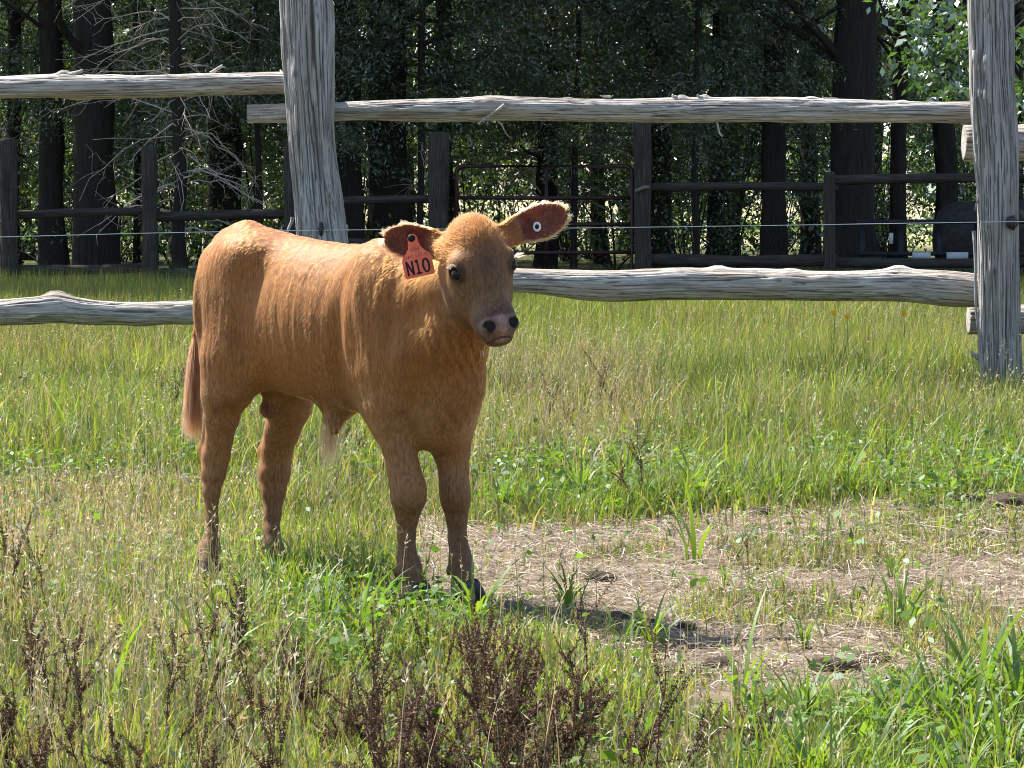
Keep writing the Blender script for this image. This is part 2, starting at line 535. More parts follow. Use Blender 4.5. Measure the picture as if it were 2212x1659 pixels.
# right bay: its rails pass behind the post
rail([(2082, 309, 40), (2200, 310, 40), (2420, 312, 38), (2800, 318, 36), (3560, 322, 34)], FY + 0.40, 33, [(0.10, UPK, 0.03, 0.015)], 200, 0.006)
rail([(2092, 690, 33), (2200, 690, 33), (2420, 692, 33), (2800, 694, 32), (3560, 690, 30)], FY + 0.38, 38, [(0.10, UPK, 0.03, 0.015)], 200, 0.006)

def post(uvr, y, seed, knots, name='post', nr=190, nl=300):
    p = [P(u, v, y) for u, v, r in uvr]
    base = p[-1].copy()
    d = p[-1] - p[-2]
    p.append(base + d / abs(d[2]) * (base[2] + 0.10))       # runs into the ground
    r = [q[2] * PXF for q in uvr]; r.append(r[-1] * 1.02)
    return child(obj(name, log_mesh(name, p, r, M_POST, nr, nl, seed, 0.012, 5.5, 0.55, knots, 0.026, 0.25, 44, 0.13)), fence)
KF = math.pi / 2          # faces the camera on an upright log running down
post_a = post([(655, -190, 49), (660, -60, 50), (664, 40, 51), (667, 120, 50), (672, 240, 48.5), (681, 380, 50), (688, 450, 54), (693, 505, 57), (702, 640, 58), (712, 800, 60)], FY, 41,
     [(0.32, KF + 0.5, 0.045, 0.014), (0.66, KF - 0.3, 0.05, 0.018), (0.47, KF - 0.7, 0.03, 0.012), (0.20, KF, 0.02, 0.008)])
post_b = post([(2139, -190, 45), (2143, -60, 46), (2147, 60, 46), (2150, 200, 46.5), (2157, 330, 47), (2158, 420, 45), (2160, 560, 45), (2161, 700, 45), (2163, 830, 46)], FY + 0.02, 47,
     [(0.30, KF + 0.6, 0.04, 0.014), (0.62, KF + 0.7, 0.03, 0.012), (0.71, KF + 0.4, 0.04, 0.012), (0.36, KF + 0.8, 0.03, 0.012)])
for u, sd in ((-735, 61), (3535, 64)):
    post([(u, -120, 46), (u + 4, 200, 47), (u + 8, 500, 48), (u + 12, 820, 50)], FY, sd, [(0.4, KF, 0.04, 0.012)], nr=60, nl=100)
# splinters, bark strips and branch stubs
def stub(u0, v0, u1, v1, y, r0, r1, mat=M_CEDAR, name='branch_stub', parent=None, dy=0.0, n=10):
    a, b = P(u0, v0, y), P(u1, v1, y + dy)
    t = np.linspace(0, 1, n)
    pts = a + (b - a) * t[:, None] + np.stack([0.004 * np.sin(t * 7), 0 * t, 0.003 * np.sin(t * 5 + 1)], -1)
    v, q, tr = tube(pts, np.linspace(r0, r1, n), 8)
    g = np.stack([v[:, 0] * 9, v[:, 1] * 9, v[:, 2] * 3], -1)
    return child(obj(name, make_mesh(name, v, [q, tr], mat, True, {'v_grain': g, 'g_crack': np.zeros(len(v))})), parent or fence)
stub(150, 166, 178, 152, FY + 0.16, 0.020, 0.008)
stub(455, 160, 480, 141, FY + 0.24, 0.011, 0.007)
stub(1090, 228, 1030, 268, FY + 0.075, 0.010, 0.003, dy=0.005)
stub(1075, 262, 1105, 300, FY + 0.15, 0.005, 0.001)
stub(1320, 212, 1295, 205, FY + 0.15, 0.008, 0.002)
stub(1545, 262, 1560, 295, FY + 0.14, 0.004, 0.006)
stub(1460, 214, 1453, 203, FY + 0.15, 0.012, 0.004)
stub(1515, 214, 1507, 203, FY + 0.15, 0.012, 0.004)
stub(1810, 217, 1775, 209, FY + 0.15, 0.008, 0.002)
stub(2120, 780, 2096, 757, FY + 0.0, 0.022, 0.004, M_POST)
stub(632, 470, 620, 508, FY - 0.06, 0.010, 0.004, M_POST)
stub(742, 490, 752, 497, FY + 0.0, 0.018, 0.006, M_POST, dy=0.02)
stub(716, 120, 731, 112, FY + 0.0, 0.004, 0.001, M_POST)
stub(2117, 420, 2105, 455, FY - 0.02, 0.008, 0.002, M_POST)
stub(715, 60, 718, 120, FY + 0.03, 0.011, 0.009, M_POST, 'bark_strip')
stub(2104, 110, 2107, 330, FY - 0.05, 0.010, 0.006, M_POST, 'bark_strip')
stub(2103, 500, 2112, 720, FY - 0.05, 0.009, 0.005, M_POST, 'bark_strip')

# ---- fence wire with its insulators
m_wire = plain('galvanised_wire', (0.62, 0.62, 0.60), 0.45, 0.5, 0.6)
wy = FY - 0.145
wp = np.array([P(u, v, wy) for u, v in ((-760, 528), (-300, 519), (0, 512), (350, 503), (694, 497.5), (1000, 494.5), (1300, 492), (1700, 486.5), (2186, 479), (2700, 474), (3540, 464))])
tt = np.linspace(0, 1, len(wp)); tf = np.linspace(0, 1, 140)
wpf = np.stack([interp_s(tf, tt, wp[:, k]) for k in range(3)], -1)
v, q, t = tube(wpf, 0.0021, 6)
wire = tag(obj('fence_wire', make_mesh('fence_wire', v, [q, t], m_wire)), 'thin pale fence wire strung across the grey posts', 'wire')
m_ins = plain('black_insulator', (0.02, 0.02, 0.022), 0.5, 0.4, 0, 0.3, 60, 0.2)
for (u, v_, y) in ((694, 496, wy + 0.020), (2188, 481, wy + 0.030)):
    c = P(u, v_, y)
    pb = Parts()
    v, q, t = tube(np.array([c + (0, 0.07, 0), c + (0, 0.01, 0), c + (0, -0.008, 0), c + (0, -0.016, 0)]), [0.034, 0.031, 0.021, 0.014], 14)
    pb.add(v, q, t)
    v, q, t = tube(np.array([c + (0, -0.012, 0.034), c + (0, -0.020, 0.01), c + (0, -0.020, -0.01), c + (0, -0.012, -0.036)]), [0.008, 0.012, 0.012, 0.007], 8)
    pb.add(v, q, t)
    child(obj('insulator', pb.mesh('insulator', m_ins)), fence)

# ================================================================== far fence, gate and feeder in the shade of the trees
RY = 30.0
PXR = RY / FPX
back = tag(empty('old_log_fence', (0, RY, 0)), 'old log fence coloured dark for the shade of the trees', 'fence')
def blog(u0, v0, u1, v1, r, name, seed, y=RY, y1=None, bend=3.0):
    n = 6
    t = np.linspace(0, 1, n)
    w = bend * np.sin(t * math.pi) * (1 if seed % 2 else -1)
    p = [P(u0 + (u1 - u0) * k, v0 + (v1 - v0) * k + ww, y + ((y1 or y) - y) * k) for k, ww in zip(t, w)]
    rr = np.array([r, r * 1.06, r, r * 0.96, r * 1.03, r * 0.97]) * PXR
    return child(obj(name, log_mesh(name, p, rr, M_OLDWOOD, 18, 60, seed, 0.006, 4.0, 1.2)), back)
def bpost(u, v, r, seed, lean=0, y=RY):
    base = G(u, 625)[0]
    vb = UV(np.array([0, y, -0.15]))[1]
    return blog(u, v, u + lean, float(vb), r, 'post', seed, y, bend=1.0)
for k, (u, v, r, ln) in enumerate([(18, 300, 19, 2), (322, 315, 17, 4), (626, 300, 12, 0), (947, 285, 22, 0), (1387, 262, 18, 2), (1792, 372, 12, 0), (2240, 300, 20, 0), (-330, 300, 18, 0)]):
    bpost(u, v, r, 100 + k, ln)
for k, a in enumerate([(-330, 470, 30, 464, 9), (-330, 585, 30, 583, 10), (30, 464, 345, 458, 9), (20, 583, 335, 577, 11), (300, 471, 640, 463, 10), (310, 590, 640, 586, 11),
                       (620, 440, 960, 430, 9), (620, 520, 960, 522, 9), (1380, 406, 1810, 405, 10), (1380, 560, 1810, 562, 13), (1790, 390, 2250, 386, 11), (1790, 566, 2250, 566, 11)]):
    blog(*a, 'rail', 130 + k, RY + 0.16)
child(obj('chain', (lambda v, q, t: make_mesh('chain', v, [q, t], plain('rusty_chain', (0.20, 0.17, 0.15), 0.6, 0.4, 0.5)))(
    *tube(np.array([P(u, v, RY - 0.12) for u, v in ((1372, 414), (1382, 409), (1392, 405), (1403, 404))]), 0.022, 6))), back)
# tubular gate
m_gate = plain('rusty_gate_paint', (0.040, 0.014, 0.014), 0.5, 0.4, 0.2, 0.4, 20)
gate = tag(empty('tube_gate', tuple(P(1176, 600, RY)[:2]) + (0.05,)), 'dark red tubular metal gate between two log posts', 'gate')
gy_ = RY + 0.02
def gbar(pts, r, name):
    v, q, t = tube(np.array(pts), r, 10)
    return child(obj(name, make_mesh(name, v, [q, t], m_gate)), gate)
fr_uv = [(986, 610), (986, 375)] + [(986 + 16 * (1 - math.cos(t)), 375 - 16 * math.sin(t)) for t in np.linspace(0.2, math.pi / 2, 6)] + [(1349, 359)] + \
        [(1349 + 16 * math.sin(t), 359 + 16 * (1 - math.cos(t))) for t in np.linspace(0.2, math.pi / 2, 6)] + [(1365, 610)]
gbar([P(u, v, gy_) for u, v in fr_uv] + [P(986, 610, gy_)], 0.026, 'gate_frame')
for v_ in (427, 484, 545, 590):
    gbar([P(986, v_, gy_), P(1176, v_ + 1, gy_), P(1365, v_, gy_)], 0.022, 'gate_bar')
gbar([P(1180, 359, gy_ + 0.03), P(1180, 610, gy_ + 0.03)], 0.018, 'gate_brace')

# low feeder frame with a rounded tank beyond the far fence
fy = 33.0
m_dark = plain('dark_painted_metal', (0.020, 0.022, 0.026), 0.6, 0.4, 0.2, 0.3, 12)
m_tank = plain('dark_rough_tank', (0.050, 0.045, 0.042), 0.8, 0.2, 0, 0.35, 15, 0.4)
m_panel = plain('dull_white_panel', (0.55, 0.58, 0.60), 0.7, 0.3, 0, 0.15, 12)
feeder = tag(empty('metal_feeder_frame', tuple(P(2000, 600, fy)[:2]) + (0,)), 'low dark metal frame with dull white panels under the trees', 'feeder')
def fbar(u0, v0, u1, v1, y, thick, name, mat=m_dark, depth=0.05):
    a, b = P(u0, v0, y), P(u1, v1, y)
    c = (a + b) / 2
    v, q = box(c, (max(abs(b[0] - a[0]), thick), depth, max(abs(b[2] - a[2]), thick)))
    return child(obj(name, make_mesh(name, v, q, mat, False)), feeder)
fbar(1850, 479, 2260, 479, fy, 0.055, 'top_bar')
fbar(1850, 548, 2260, 548, fy + 0.06, 0.05, 'bottom_bar')
fbar(1850, 583, 2260, 583, fy + 0.06, 0.06, 'skid_bar')
for u in (1862, 1945, 2028, 2110, 2240):
    fbar(u - 5, 480, u + 5, 606, fy + 0.12, 0.05, 'upright')
for u0, u1, v0, v1 in ((1971, 2010, 545, 561), (2045, 2091, 545, 561), (1861, 1893, 565, 577)):
    fbar(u0, v0, u1, v1, fy - 0.04, 0.03, 'white_panel', m_panel, 0.02)
fbar(1921, 503, 1929, 527, fy - 0.05, 0.03, 'white_panel', m_panel, 0.02)
# tank: a lying cylinder with domed ends
tc_ = P(2128, 515, fy + 0.9)
prof = [(-0.62, 0.02), (-0.60, 0.20), (-0.55, 0.33), (-0.45, 0.41), (-0.3, 0.445), (0.0, 0.45), (0.5, 0.45), (0.9, 0.41), (0.97, 0.25), (1.0, 0.02)]
v, q, t = tube(np.array([tc_ + (x, 0, 0) for x, r in prof]), [r for x, r in prof], 28)
tank = obj('water_tank', make_mesh('water_tank', v, [q, t], m_tank))
tag(tank, 'dark rounded tank lying behind the white panelled frame', 'tank')
pbt = Parts()
for x in (-0.3, 0.6):
    zt = tc_[2] - 0.36
    vv_, qq_ = box(tc_ * (1, 1, 0) + (x, 0, zt / 2), (0.10, 0.55, zt))
    pbt.add(vv_, qq_)
child(obj('tank_cradle', pbt.mesh('tank_cradle', m_dark, False)), tank)

# ================================================================== the wood
M_CEDARLEAF = leaf_material('cedar_foliage', 0.38, 0.09, 0.38, (1.1, 1.25, 0.5))
M_LEAF = leaf_material('broad_leaves', 0.42, 0.14, 0.30, (1.3, 1.35, 0.35))

def rhombi(c, d, s, ln, wd, fold=0.12):
    """Leaf-shaped quads: c base points, d axis, s side -> verts, quads."""
    n = len(c)
    nn = np.cross(d, s)
    ln = np.asarray(ln)[:, None]; wd = np.asarray(wd)[:, None]
    v = np.stack([c, c + d * ln * 0.45 + s * wd * 0.5 + nn * wd * fold, c + d * ln, c + d * ln * 0.45 - s * wd * 0.5 + nn * wd * fold], 1).reshape(-1, 3)
    q = np.arange(n)[:, None] * 4 + np.arange(4)[None, :]
    return v, q

def rand_dirs(r, n):
    return unit(r.normal(size=(n, 3)))

def leaf_cluster(r, centres, per, rad, ln, wd, col, up=0.25, jitter=0.35):
    """Leaves around each centre. col: list of base colours picked by chance."""
    m = len(centres) * per
    c = np.repeat(centres, per, 0) + r.normal(size=(m, 3)) * np.repeat(np.broadcast_to(np.asarray(rad, float).reshape(-1, 1) if np.ndim(rad) else np.full((1, 1), rad), (len(centres), 1)), per, 0) * np.array([1, 1, 0.7])
    d = unit(r.normal(size=(m, 3)) + np.array([0, 0, -0.35]))
    nrm = unit(r.normal(size=(m, 3)) * 0.8 + np.array([0, 0, up * 4]))
    s = unit(np.cross(nrm, d))
    sc = 0.6 + 0.8 * r.random(m)
    v, q = rhombi(c, d, s, ln * sc, wd * sc)
    cols = np.asarray(col)[r.integers(0, len(col), m)]
    cols = cols * (1 + jitter * (r.random((m, 1)) - 0.5) * 2)
    return v, q, np.repeat(cols, 4, 0)

CEDAR_COLS = [(0.045, 0.078, 0.034), (0.058, 0.10, 0.040), (0.070, 0.11, 0.036), (0.09, 0.075, 0.04)]
OAK_COLS = [(0.045, 0.090, 0.022), (0.060, 0.115, 0.025), (0.075, 0.13, 0.03), (0.05, 0.10, 0.035)]
LIT_LEAF_COLS = [(0.13, 0.22, 0.028), (0.17, 0.26, 0.035), (0.09, 0.17, 0.03)]  # leaf greens brightened to suggest sunlit flecks under the trees

def cedar_crown(seed, H_, low, spread, nb_low=70, nb_up=60):
    r = np.random.default_rng(seed)
    V, Q, C = Parts(), None, None
    for band, nb in (((low, 5.2), nb_low), ((5.2, H_), nb_up)):
        vis = band[0] < 5
        hs = r.uniform(band[0], band[1], nb)
        az = r.uniform(0, 2 * math.pi, nb)
        bl = spread * (1.05 - hs / H_) * r.uniform(0.55, 1.1, nb) + 0.3
        for h, a, L in zip(hs, az, bl):
            nsp = int((22 if vis else 10) * (0.5 + L / spread))
            t = np.sqrt(r.uniform(0.06, 1, nsp))
            dirv = np.array([math.cos(a), math.sin(a), 0])
            p = dirv * (t * L)[:, None]
            p[:, 2] = h + 0.30 * L * t - 0.62 * L * t * t + r.normal(size=nsp) * 0.04
            side = np.array([-math.sin(a), math.cos(a), 0])
            p += side * (r.normal(size=nsp) * 0.16 * L * t)[:, None]
            k = 15 if vis else 6
            c = np.repeat(p, k, 0) + r.normal(size=(nsp * k, 3)) * (0.065 if vis else 0.10)
            d = unit(dirv * 0.7 + np.array([0, 0, -0.45]) + r.normal(size=(nsp * k, 3)) * 0.55)
            s = unit(np.cross(d, r.normal(size=(nsp * k, 3))))
            ln = (0.070 if vis else 0.24) * r.uniform(0.5, 1.3, nsp * k); wd = (0.019 if vis else 0.11) * r.uniform(0.7, 1.3, nsp * k)
            v, q = rhombi(c, d, s, ln, wd)
            col = np.asarray(CEDAR_COLS)[r.integers(0, 4, nsp)].repeat(k, 0) * r.uniform(0.6, 1.4, (nsp * k, 1))
            V.add(v, q, None, np.repeat(col, 4, 0))
    return V.mesh('cedar_crown', M_CEDARLEAF, False)

def oak_crown(seed, low, top, rad, ncl=150, per=28, small_below=5.0, cols=OAK_COLS):
    r = np.random.default_rng(seed)
    V = Parts()
    # lumpy crown: clusters near the surface of a few big lobes
    lobes = np.stack([r.uniform(-0.55, 0.55, 9) * rad, r.uniform(-0.55, 0.55, 9) * rad, r.uniform(low + 0.15 * (top - low), top - 0.15 * (top - low), 9)], -1)
    lr = r.uniform(0.32, 0.52, 9) * rad
    k = r.integers(0, 9, ncl)
    c = lobes[k] + rand_dirs(r, ncl) * (lr[k] * r.uniform(0.45, 1.05, ncl))[:, None] * np.array([1, 1, 0.8])
    c[:, 2] = np.maximum(c[:, 2], low + 0.2 * r.random(ncl))
    lo = c[:, 2] < small_below
    if lo.any():
        v, q, cc = leaf_cluster(r, c[lo], per * 2, 0.30, 0.085, 0.045, cols)
        V.add(v, q, None, cc)
    v, q, cc = leaf_cluster(r, c[~lo], per, 0.42, 0.20, 0.12, cols)
    V.add(v, q, None, cc)
    return V.mesh('oak_crown', M_LEAF, False)

def limbs_mesh(seed, trunk_pts, trunk_r, n, L, h0, h1, up=0.5, mat=None, twigs=0, name='limbs', thick=0.30, droop=0.0, az_list=None):
    """Branches leaving the trunk, optionally with side twigs."""
    r = np.random.default_rng(seed)
    V = Parts()
    tp = np.asarray(trunk_pts); zs = tp[:, 2]
    for k in range(n):
        h = r.uniform(h0, h1)
        base = np.array([np.interp(h, zs, tp[:, c]) for c in range(3)])
        tr_ = np.interp(h, zs, trunk_r)
        a = r.uniform(0, 2 * math.pi) if az_list is None else az_list[k % len(az_list)] + r.normal() * 0.5
        l = L * r.uniform(0.45, 1.1)
        t = np.linspace(0, 1, 7)
        el_ = up + r.normal() * 0.15
        d = np.array([math.cos(a), math.sin(a), el_])
        pts = base + d * (t * l)[:, None]
        pts[:, 2] += droop * l * t * t
        pts[1:] += np.cumsum(r.normal(size=(6, 3)) * 0.035 * l, 0)
        r0 = min(tr_ * thick, 0.09) * r.uniform(0.6, 1.2)
        v, q, tt_ = tube(pts, np.linspace(r0, max(r0 * 0.12, 0.003), 7), 5, False)
        V.add(v, q)
        for j in range(twigs):
            u = r.uniform(0.25, 0.98)
            b = np.array([np.interp(u, t, pts[:, c]) for c in range(3)])
            dd = unit(unit(d) * 0.7 + r.normal(size=3) * 0.6 + np.array([0, 0, droop * 0.6]))
            tl_ = l * r.uniform(0.12, 0.42)
            tp2 = b + dd * (np.linspace(0, 1, 4) * tl_)[:, None]
            tp2[1:] += r.normal(size=(3, 3)) * 0.03 * l * np.array([[0.3], [0.6], [1.0]])
            v, q, tt_ = tube(tp2, np.linspace(max(r0 * 0.30, 0.003), 0.0018, 4), 3, False)
            V.add(v, q)
    return V.mesh(name, mat or M_BARK)

CED = [cedar_crown(201, 9.5, 1.5, 2.0), cedar_crown(202, 11, 2.1, 2.3), cedar_crown(203, 8.5, 1.1, 1.9)]
OAK = [oak_crown(211, 3.2, 12.5, 3.8), oak_crown(212, 2.5, 13.5, 4.2, 170), oak_crown(213, 4.2, 12, 3.6)]

TREES = []
def tree(name, u, y, half_px, kind, label, lean=(0, 0), flare=1.25, height=None, crown=0, rz=0.0, sc=1.0, dead=0, group='trees of the wood behind the fence', lowfol=True, dead_len=1.6, dead_h=(0.4, 4.0), seed=None):
    x = (u - 1106.0) * y / FPX
    return tree_xy(name, x, y, half_px * y / FPX, kind, label, lean, flare, height, crown, rz, sc, dead, group, dead_len, dead_h, seed)
def tree_xy(name, x, y, rb, kind, label, lean=(0, 0), flare=1.25, height=None, crown=0, rz=0.0, sc=1.0, dead=0, group='trees of the wood behind the fence', dead_len=1.6, dead_h=(0.4, 4.0), seed=None):
    k = len(TREES)
    seed = seed or 300 + k * 7
    r = np.random.default_rng(seed)
    e = tag(empty(name, (x, y, 0)), label, 'tree', group)
    e_loc = np.array([x, y, 0.0])
    Ht = height or (8.5 if kind == 'cedar' else 11.0) * sc
    hs = np.array([-0.12, 0.15, 0.5, 1.2, 2.2, 3.5, 5.0, 7.0, Ht])
    wob = np.cumsum(r.normal(size=(9, 2)) * 0.02, 0)
    pts = np.stack([lean[0] * hs + wob[:, 0], lean[1] * hs + wob[:, 1], hs], -1)
    pts[:, :2] -= pts[3, :2]
    rr = rb * np.array([flare * 1.1, flare, 1.10, 1.0, 0.97, 0.92, 0.82, 0.6, 0.12])
    t = obj('trunk', log_mesh('trunk', pts, rr, M_BARK, 26, 80, seed, 0.018 if rb > 0.12 else 0.008, 5.0, 1.2, (), 0.02 if rb > 0.12 else 0.006), e)
    if kind != 'dead':
        cm = (CED if kind == 'cedar' else OAK)[crown % 3]
        c = obj('crown', cm, e)
        c.rotation_euler = (0, 0, rz)
        c.scale = (sc, sc, sc)
        c.location = (pts[5, 0], pts[5, 1] - (1.2 if kind == 'oak' else 0), 0)
        if kind == 'oak': c.scale = (sc * 1.2, sc * 1.2, sc * 1.2)  # oak crowns, out of view, enlarged and shifted forward to spread shade
        lm = limbs_mesh(seed + 1, pts, rr, 14 if kind == 'oak' else 22, 2.6 if kind == 'oak' else 1.6, 2.4 if kind == 'oak' else 1.4, Ht * 0.9, 0.55 if kind == 'oak' else 0.1)
        obj('limbs', lm, e)['kind'] = 'stuff'
    if dead:
        d = obj('dead_branches', limbs_mesh(seed + 2, pts, rr, dead, dead_len, dead_h[0], dead_h[1], 0.25, M_DEADTWIG, 9, 'dead_branches', 0.16, -0.55), e)
        d['kind'] = 'stuff'
    TREES.append(e)
    return e

tree('hardwood_tree', 205, 33.0, 44, 'oak', 'thick dark straight trunked tree left of the grey post', (0.006, 0), 1.15, crown=0)
tree('cedar_tree', 392, 31.6, 13, 'dead', 'slender cedar trunk bristling with bare twigs coloured pale as if sunlit', (0.012, 0), 1.4, 7.0, dead=74, dead_len=1.25, dead_h=(0.5, 4.6))
tree('cedar_tree', 487, 37.0, 36, 'cedar', 'dense dark cedar between the twiggy trunk and the grey post', (0, 0), 1.2, crown=0, rz=0.4)
tree('hardwood_tree', 757, 35.0, 27, 'oak', 'leaning dark trunk just right of the grey post', (-0.045, 0), 1.2, crown=1, rz=1.0)
tree('hardwood_tree', 838, 36.0, 44, 'oak', 'broad dark trunk over the back of the calf', (0.0, 0), 1.15, crown=2, rz=2.0)
tree('cedar_tree', 1181, 38.0, 22, 'cedar', 'narrow cedar seen through the tubular gate', (0.004, 0), 1.25, crown=1, rz=0.7, dead=40, dead_len=1.7, dead_h=(0.9, 4.4))
tree('hardwood_tree', 1420, 37.0, 32, 'oak', 'dark trunk directly behind the right gate post', (0, 0), 1.2, crown=1, rz=2.9)
tree('hardwood_tree', 1668, 35.0, 26, 'oak', 'dark upright trunk midway between the gate and the right post', (0.01, 0), 1.2, crown=0, rz=4.0)
tree('hardwood_tree', 1838, 34.0, 46, 'oak', 'massive rough barked trunk swelling towards its base', (0.012, 0), 1.5, crown=2, rz=5.0)
tree('hardwood_tree', 1938, 36.0, 17, 'oak', 'slim dark trunk beside the massive rough barked tree', (0.0, 0), 1.2, crown=1, rz=0.2, sc=0.9)
tree('hardwood_tree', 2042, 36.5, 23, 'oak', 'leaning slim trunk in front of the dark tank', (-0.03, 0), 1.2, crown=0, rz=1.4)
tree('hardwood_tree', 112, 34.5, 27, 'oak', 'dark trunk standing behind the left far fence rails', (0.0, 0), 1.3, crown=2, rz=1.1)
tree('cedar_tree', 30, 36.0, 15, 'cedar', 'thin cedar at the left end of the far fence', (0, 0), 1.2, crown=2, rz=2.2, dead=26, dead_len=1.5)
tree('cedar_tree', 640, 39.0, 20, 'cedar', 'dark cedar hidden behind the grey post', (0, 0), 1.2, crown=2, rz=3.0)
tree('cedar_tree', 960, 40.0, 20, 'cedar', 'dark cedar behind the left gate post', (0, 0), 1.2, crown=1, rz=4.1)
tree('cedar_tree', 1290, 41.5, 15, 'cedar', 'small cedar far behind the tubular gate', (0, 0), 1.2, crown=0, rz=5.2, dead=22)
tree('cedar_tree', 1545, 40.0, 18, 'cedar', 'cedar standing behind the rail right of the gate', (0, 0), 1.2, crown=2, rz=0.9)
tree('cedar_tree', 1745, 41.0, 20, 'cedar', 'dark cedar beside the massive rough barked tree', (0, 0), 1.2, crown=1, rz=2.4)
tree('cedar_tree', 320, 41.0, 20, 'cedar', 'cedar deep in the wood behind the far fence post', (0, 0), 1.2, crown=1, rz=0.3)
for k, (u, y) in enumerate([(560, 33.2), (910, 33.8), (1240, 35.6), (1500, 34.4), (300, 35.6)]):
    LM = ['the gap left of the grey post', 'the left gate post', 'the middle of the gate', 'the rail right of the gate', 'the twiggy cedar']
    tree('cedar_tree', u, y, 7 + (k * 5) % 5, 'cedar', 'young dark cedar with hanging boughs over ' + LM[k], (0, 0), 1.2, 8.0, 1, k * 1.3, (0.85, 1.0, 0.92)[k % 3], 7, dead_len=0.9)
# the rest of the wood: deeper in and past the sides, many unseen ones at left added for shade
rw_ = np.random.default_rng(900)
GEN = [(-16.5, 31.5), (-13.0, 33.5), (-10.2, 31.8), (-8.4, 35.5), (-14.8, 38.0), (-11.5, 40.5), (-18.5, 36.0), (-7.6, 44.0), (-4.2, 45.5), (-1.6, 44.0), (0.9, 46.5), (3.4, 44.5), (5.8, 46.0), (8.5, 43.0),
       (7.8, 36.5), (10.5, 33.5), (12.0, 39.0), (9.2, 29.0), (-21.0, 41.0), (-6.2, 48.5), (2.0, 49.5), (-3.0, 39.8), (-22.5, 33.0), (6.9, 39.5)]
for k, (x, y) in enumerate(GEN):
    kd = 'cedar' if k % 3 == 1 else 'oak'
    inframe = abs(x) < 0.18 * y
    tree_xy('cedar_tree' if kd == 'cedar' else 'hardwood_tree', x, y, rw_.uniform(0.09, 0.2), kd,
            ('dark cedar deep in the wood' if kd == 'cedar' else 'hardwood trunk deep in the wood'), (rw_.normal() * 0.02, 0), 1.25,
            None, k, rw_.uniform(0, 6.28), rw_.uniform(0.9, 1.15), 10 if kd == 'cedar' else 0, 'trees deep in the wood')

# ---- leafy saplings and shrubs under the trees
def sapling_mesh(seed, Ht, n_cl, per, ln, cols):
    r = np.random.default_rng(seed)
    V = Parts()
    c = np.stack([r.normal(size=n_cl) * 0.40 * Ht * 0.5, r.normal(size=n_cl) * 0.40 * Ht * 0.5, Ht * (0.10 + 0.90 * r.random(n_cl))], -1)
    v, q, cc = leaf_cluster(r, c, per, 0.16, ln, ln * 0.5, cols, 0.3)
    V.add(v, q, None, cc)
    st = Parts()
    for p in c[::6]:
        t = np.linspace(0, 1, 5)[:, None]
        pts = np.array([p[0] * 0.12, p[1] * 0.12, 0]) * (1 - t) + p * t
        pts[:, :2] *= (0.3 + 0.7 * t)
        v, q, tt_ = tube(pts, np.linspace(0.014, 0.004, 5), 4, False)
        st.add(v, q)
    return V.mesh('foliage', M_LEAF, False), st.mesh('stems', M_BARK)
SAP = [sapling_mesh(401, 2.6, 34, 40, 0.075, LIT_LEAF_COLS), sapling_mesh(402, 3.4, 44, 42, 0.085, OAK_COLS), sapling_mesh(403, 1.6, 24, 40, 0.06, LIT_LEAF_COLS + OAK_COLS), sapling_mesh(404, 2.1, 46, 60, 0.055, CEDAR_COLS)]
SP = [(560, 35.5, 0), (250, 38.5, 0), (20, 38, 1), (90, 41, 0), (310, 43, 0), (1270, 44, 0), (1010, 43, 1), (1480, 43, 0), (1580, 39, 1), (1760, 45, 0), (1900, 41.5, 1),
      (2100, 43, 1), (700, 42, 1), (900, 44, 0), (1130, 47, 0), (1400, 47, 1), (430, 40.5, 1), (1330, 36.8, 2), (1600, 36.5, 2), (600, 38.2, 2), (160, 36, 2), (-80, 36, 1), (780, 40, 1), (1220, 42.5, 1)]
rs = np.random.default_rng(66)
for k in range(22):
    SP.append((rs.uniform(-60, 2260), rs.uniform(39, 52), 2 if k % 3 else 0))
for k in range(11):
    SP.append((-20 + k * 215 + rs.uniform(-40, 40), rs.uniform(34.5, 44), 3))
LANDMARKS = [(18, 'the left end of the far fence'), (112, 'the dark trunk by the left far rails'), (205, 'the thick straight trunk'), (322, 'the dark far fence post'), (392, 'the twiggy cedar'), (487, 'the dense dark cedar'), (640, 'the grey post'),
             (757, 'the leaning dark trunk'), (838, 'the broad dark trunk'), (947, 'the left gate post'), (1100, 'the left half of the gate'), (1181, 'the narrow cedar in the gate'), (1290, 'the right half of the gate'), (1387, 'the right gate post'), (1545, 'the rail right of the gate'),
             (1668, 'the dark upright trunk'), (1795, 'the thick far fence post'), (1838, 'the massive rough trunk'), (1938, 'the slim dark trunk'), (2042, 'the dark tank'), (2150, 'the right grey post')]
def by_landmark(u, y):
    k = int(np.argmin([abs(u - a) for a, b in LANDMARKS]))
    return ('close behind ' if y < 38 else 'well behind ' if y < 43 else 'far back behind ') + LANDMARKS[k][1]
for k, (u, y, ty) in enumerate(SP):
    x = (u - 1106.0) * y / FPX
    e = tag(empty('leafy_sapling', (x, y, 0)), ['bright green leafy sapling ', 'tall dull green sapling ', 'low bushy shrub ', 'dark evergreen bush '][ty] + by_landmark(u, y), 'sapling', ['bright saplings in the wood', 'tall saplings in the wood', 'low shrubs in the wood', 'dark bushes in the wood'][ty])
    e.rotation_euler = (0, 0, rs.uniform(0, 6.28))
    s_ = rs.uniform(0.85, 1.25); e.scale = (s_, s_, s_)
    obj('foliage', SAP[ty][0], e); obj('stems', SAP[ty][1], e)['kind'] = 'stuff'

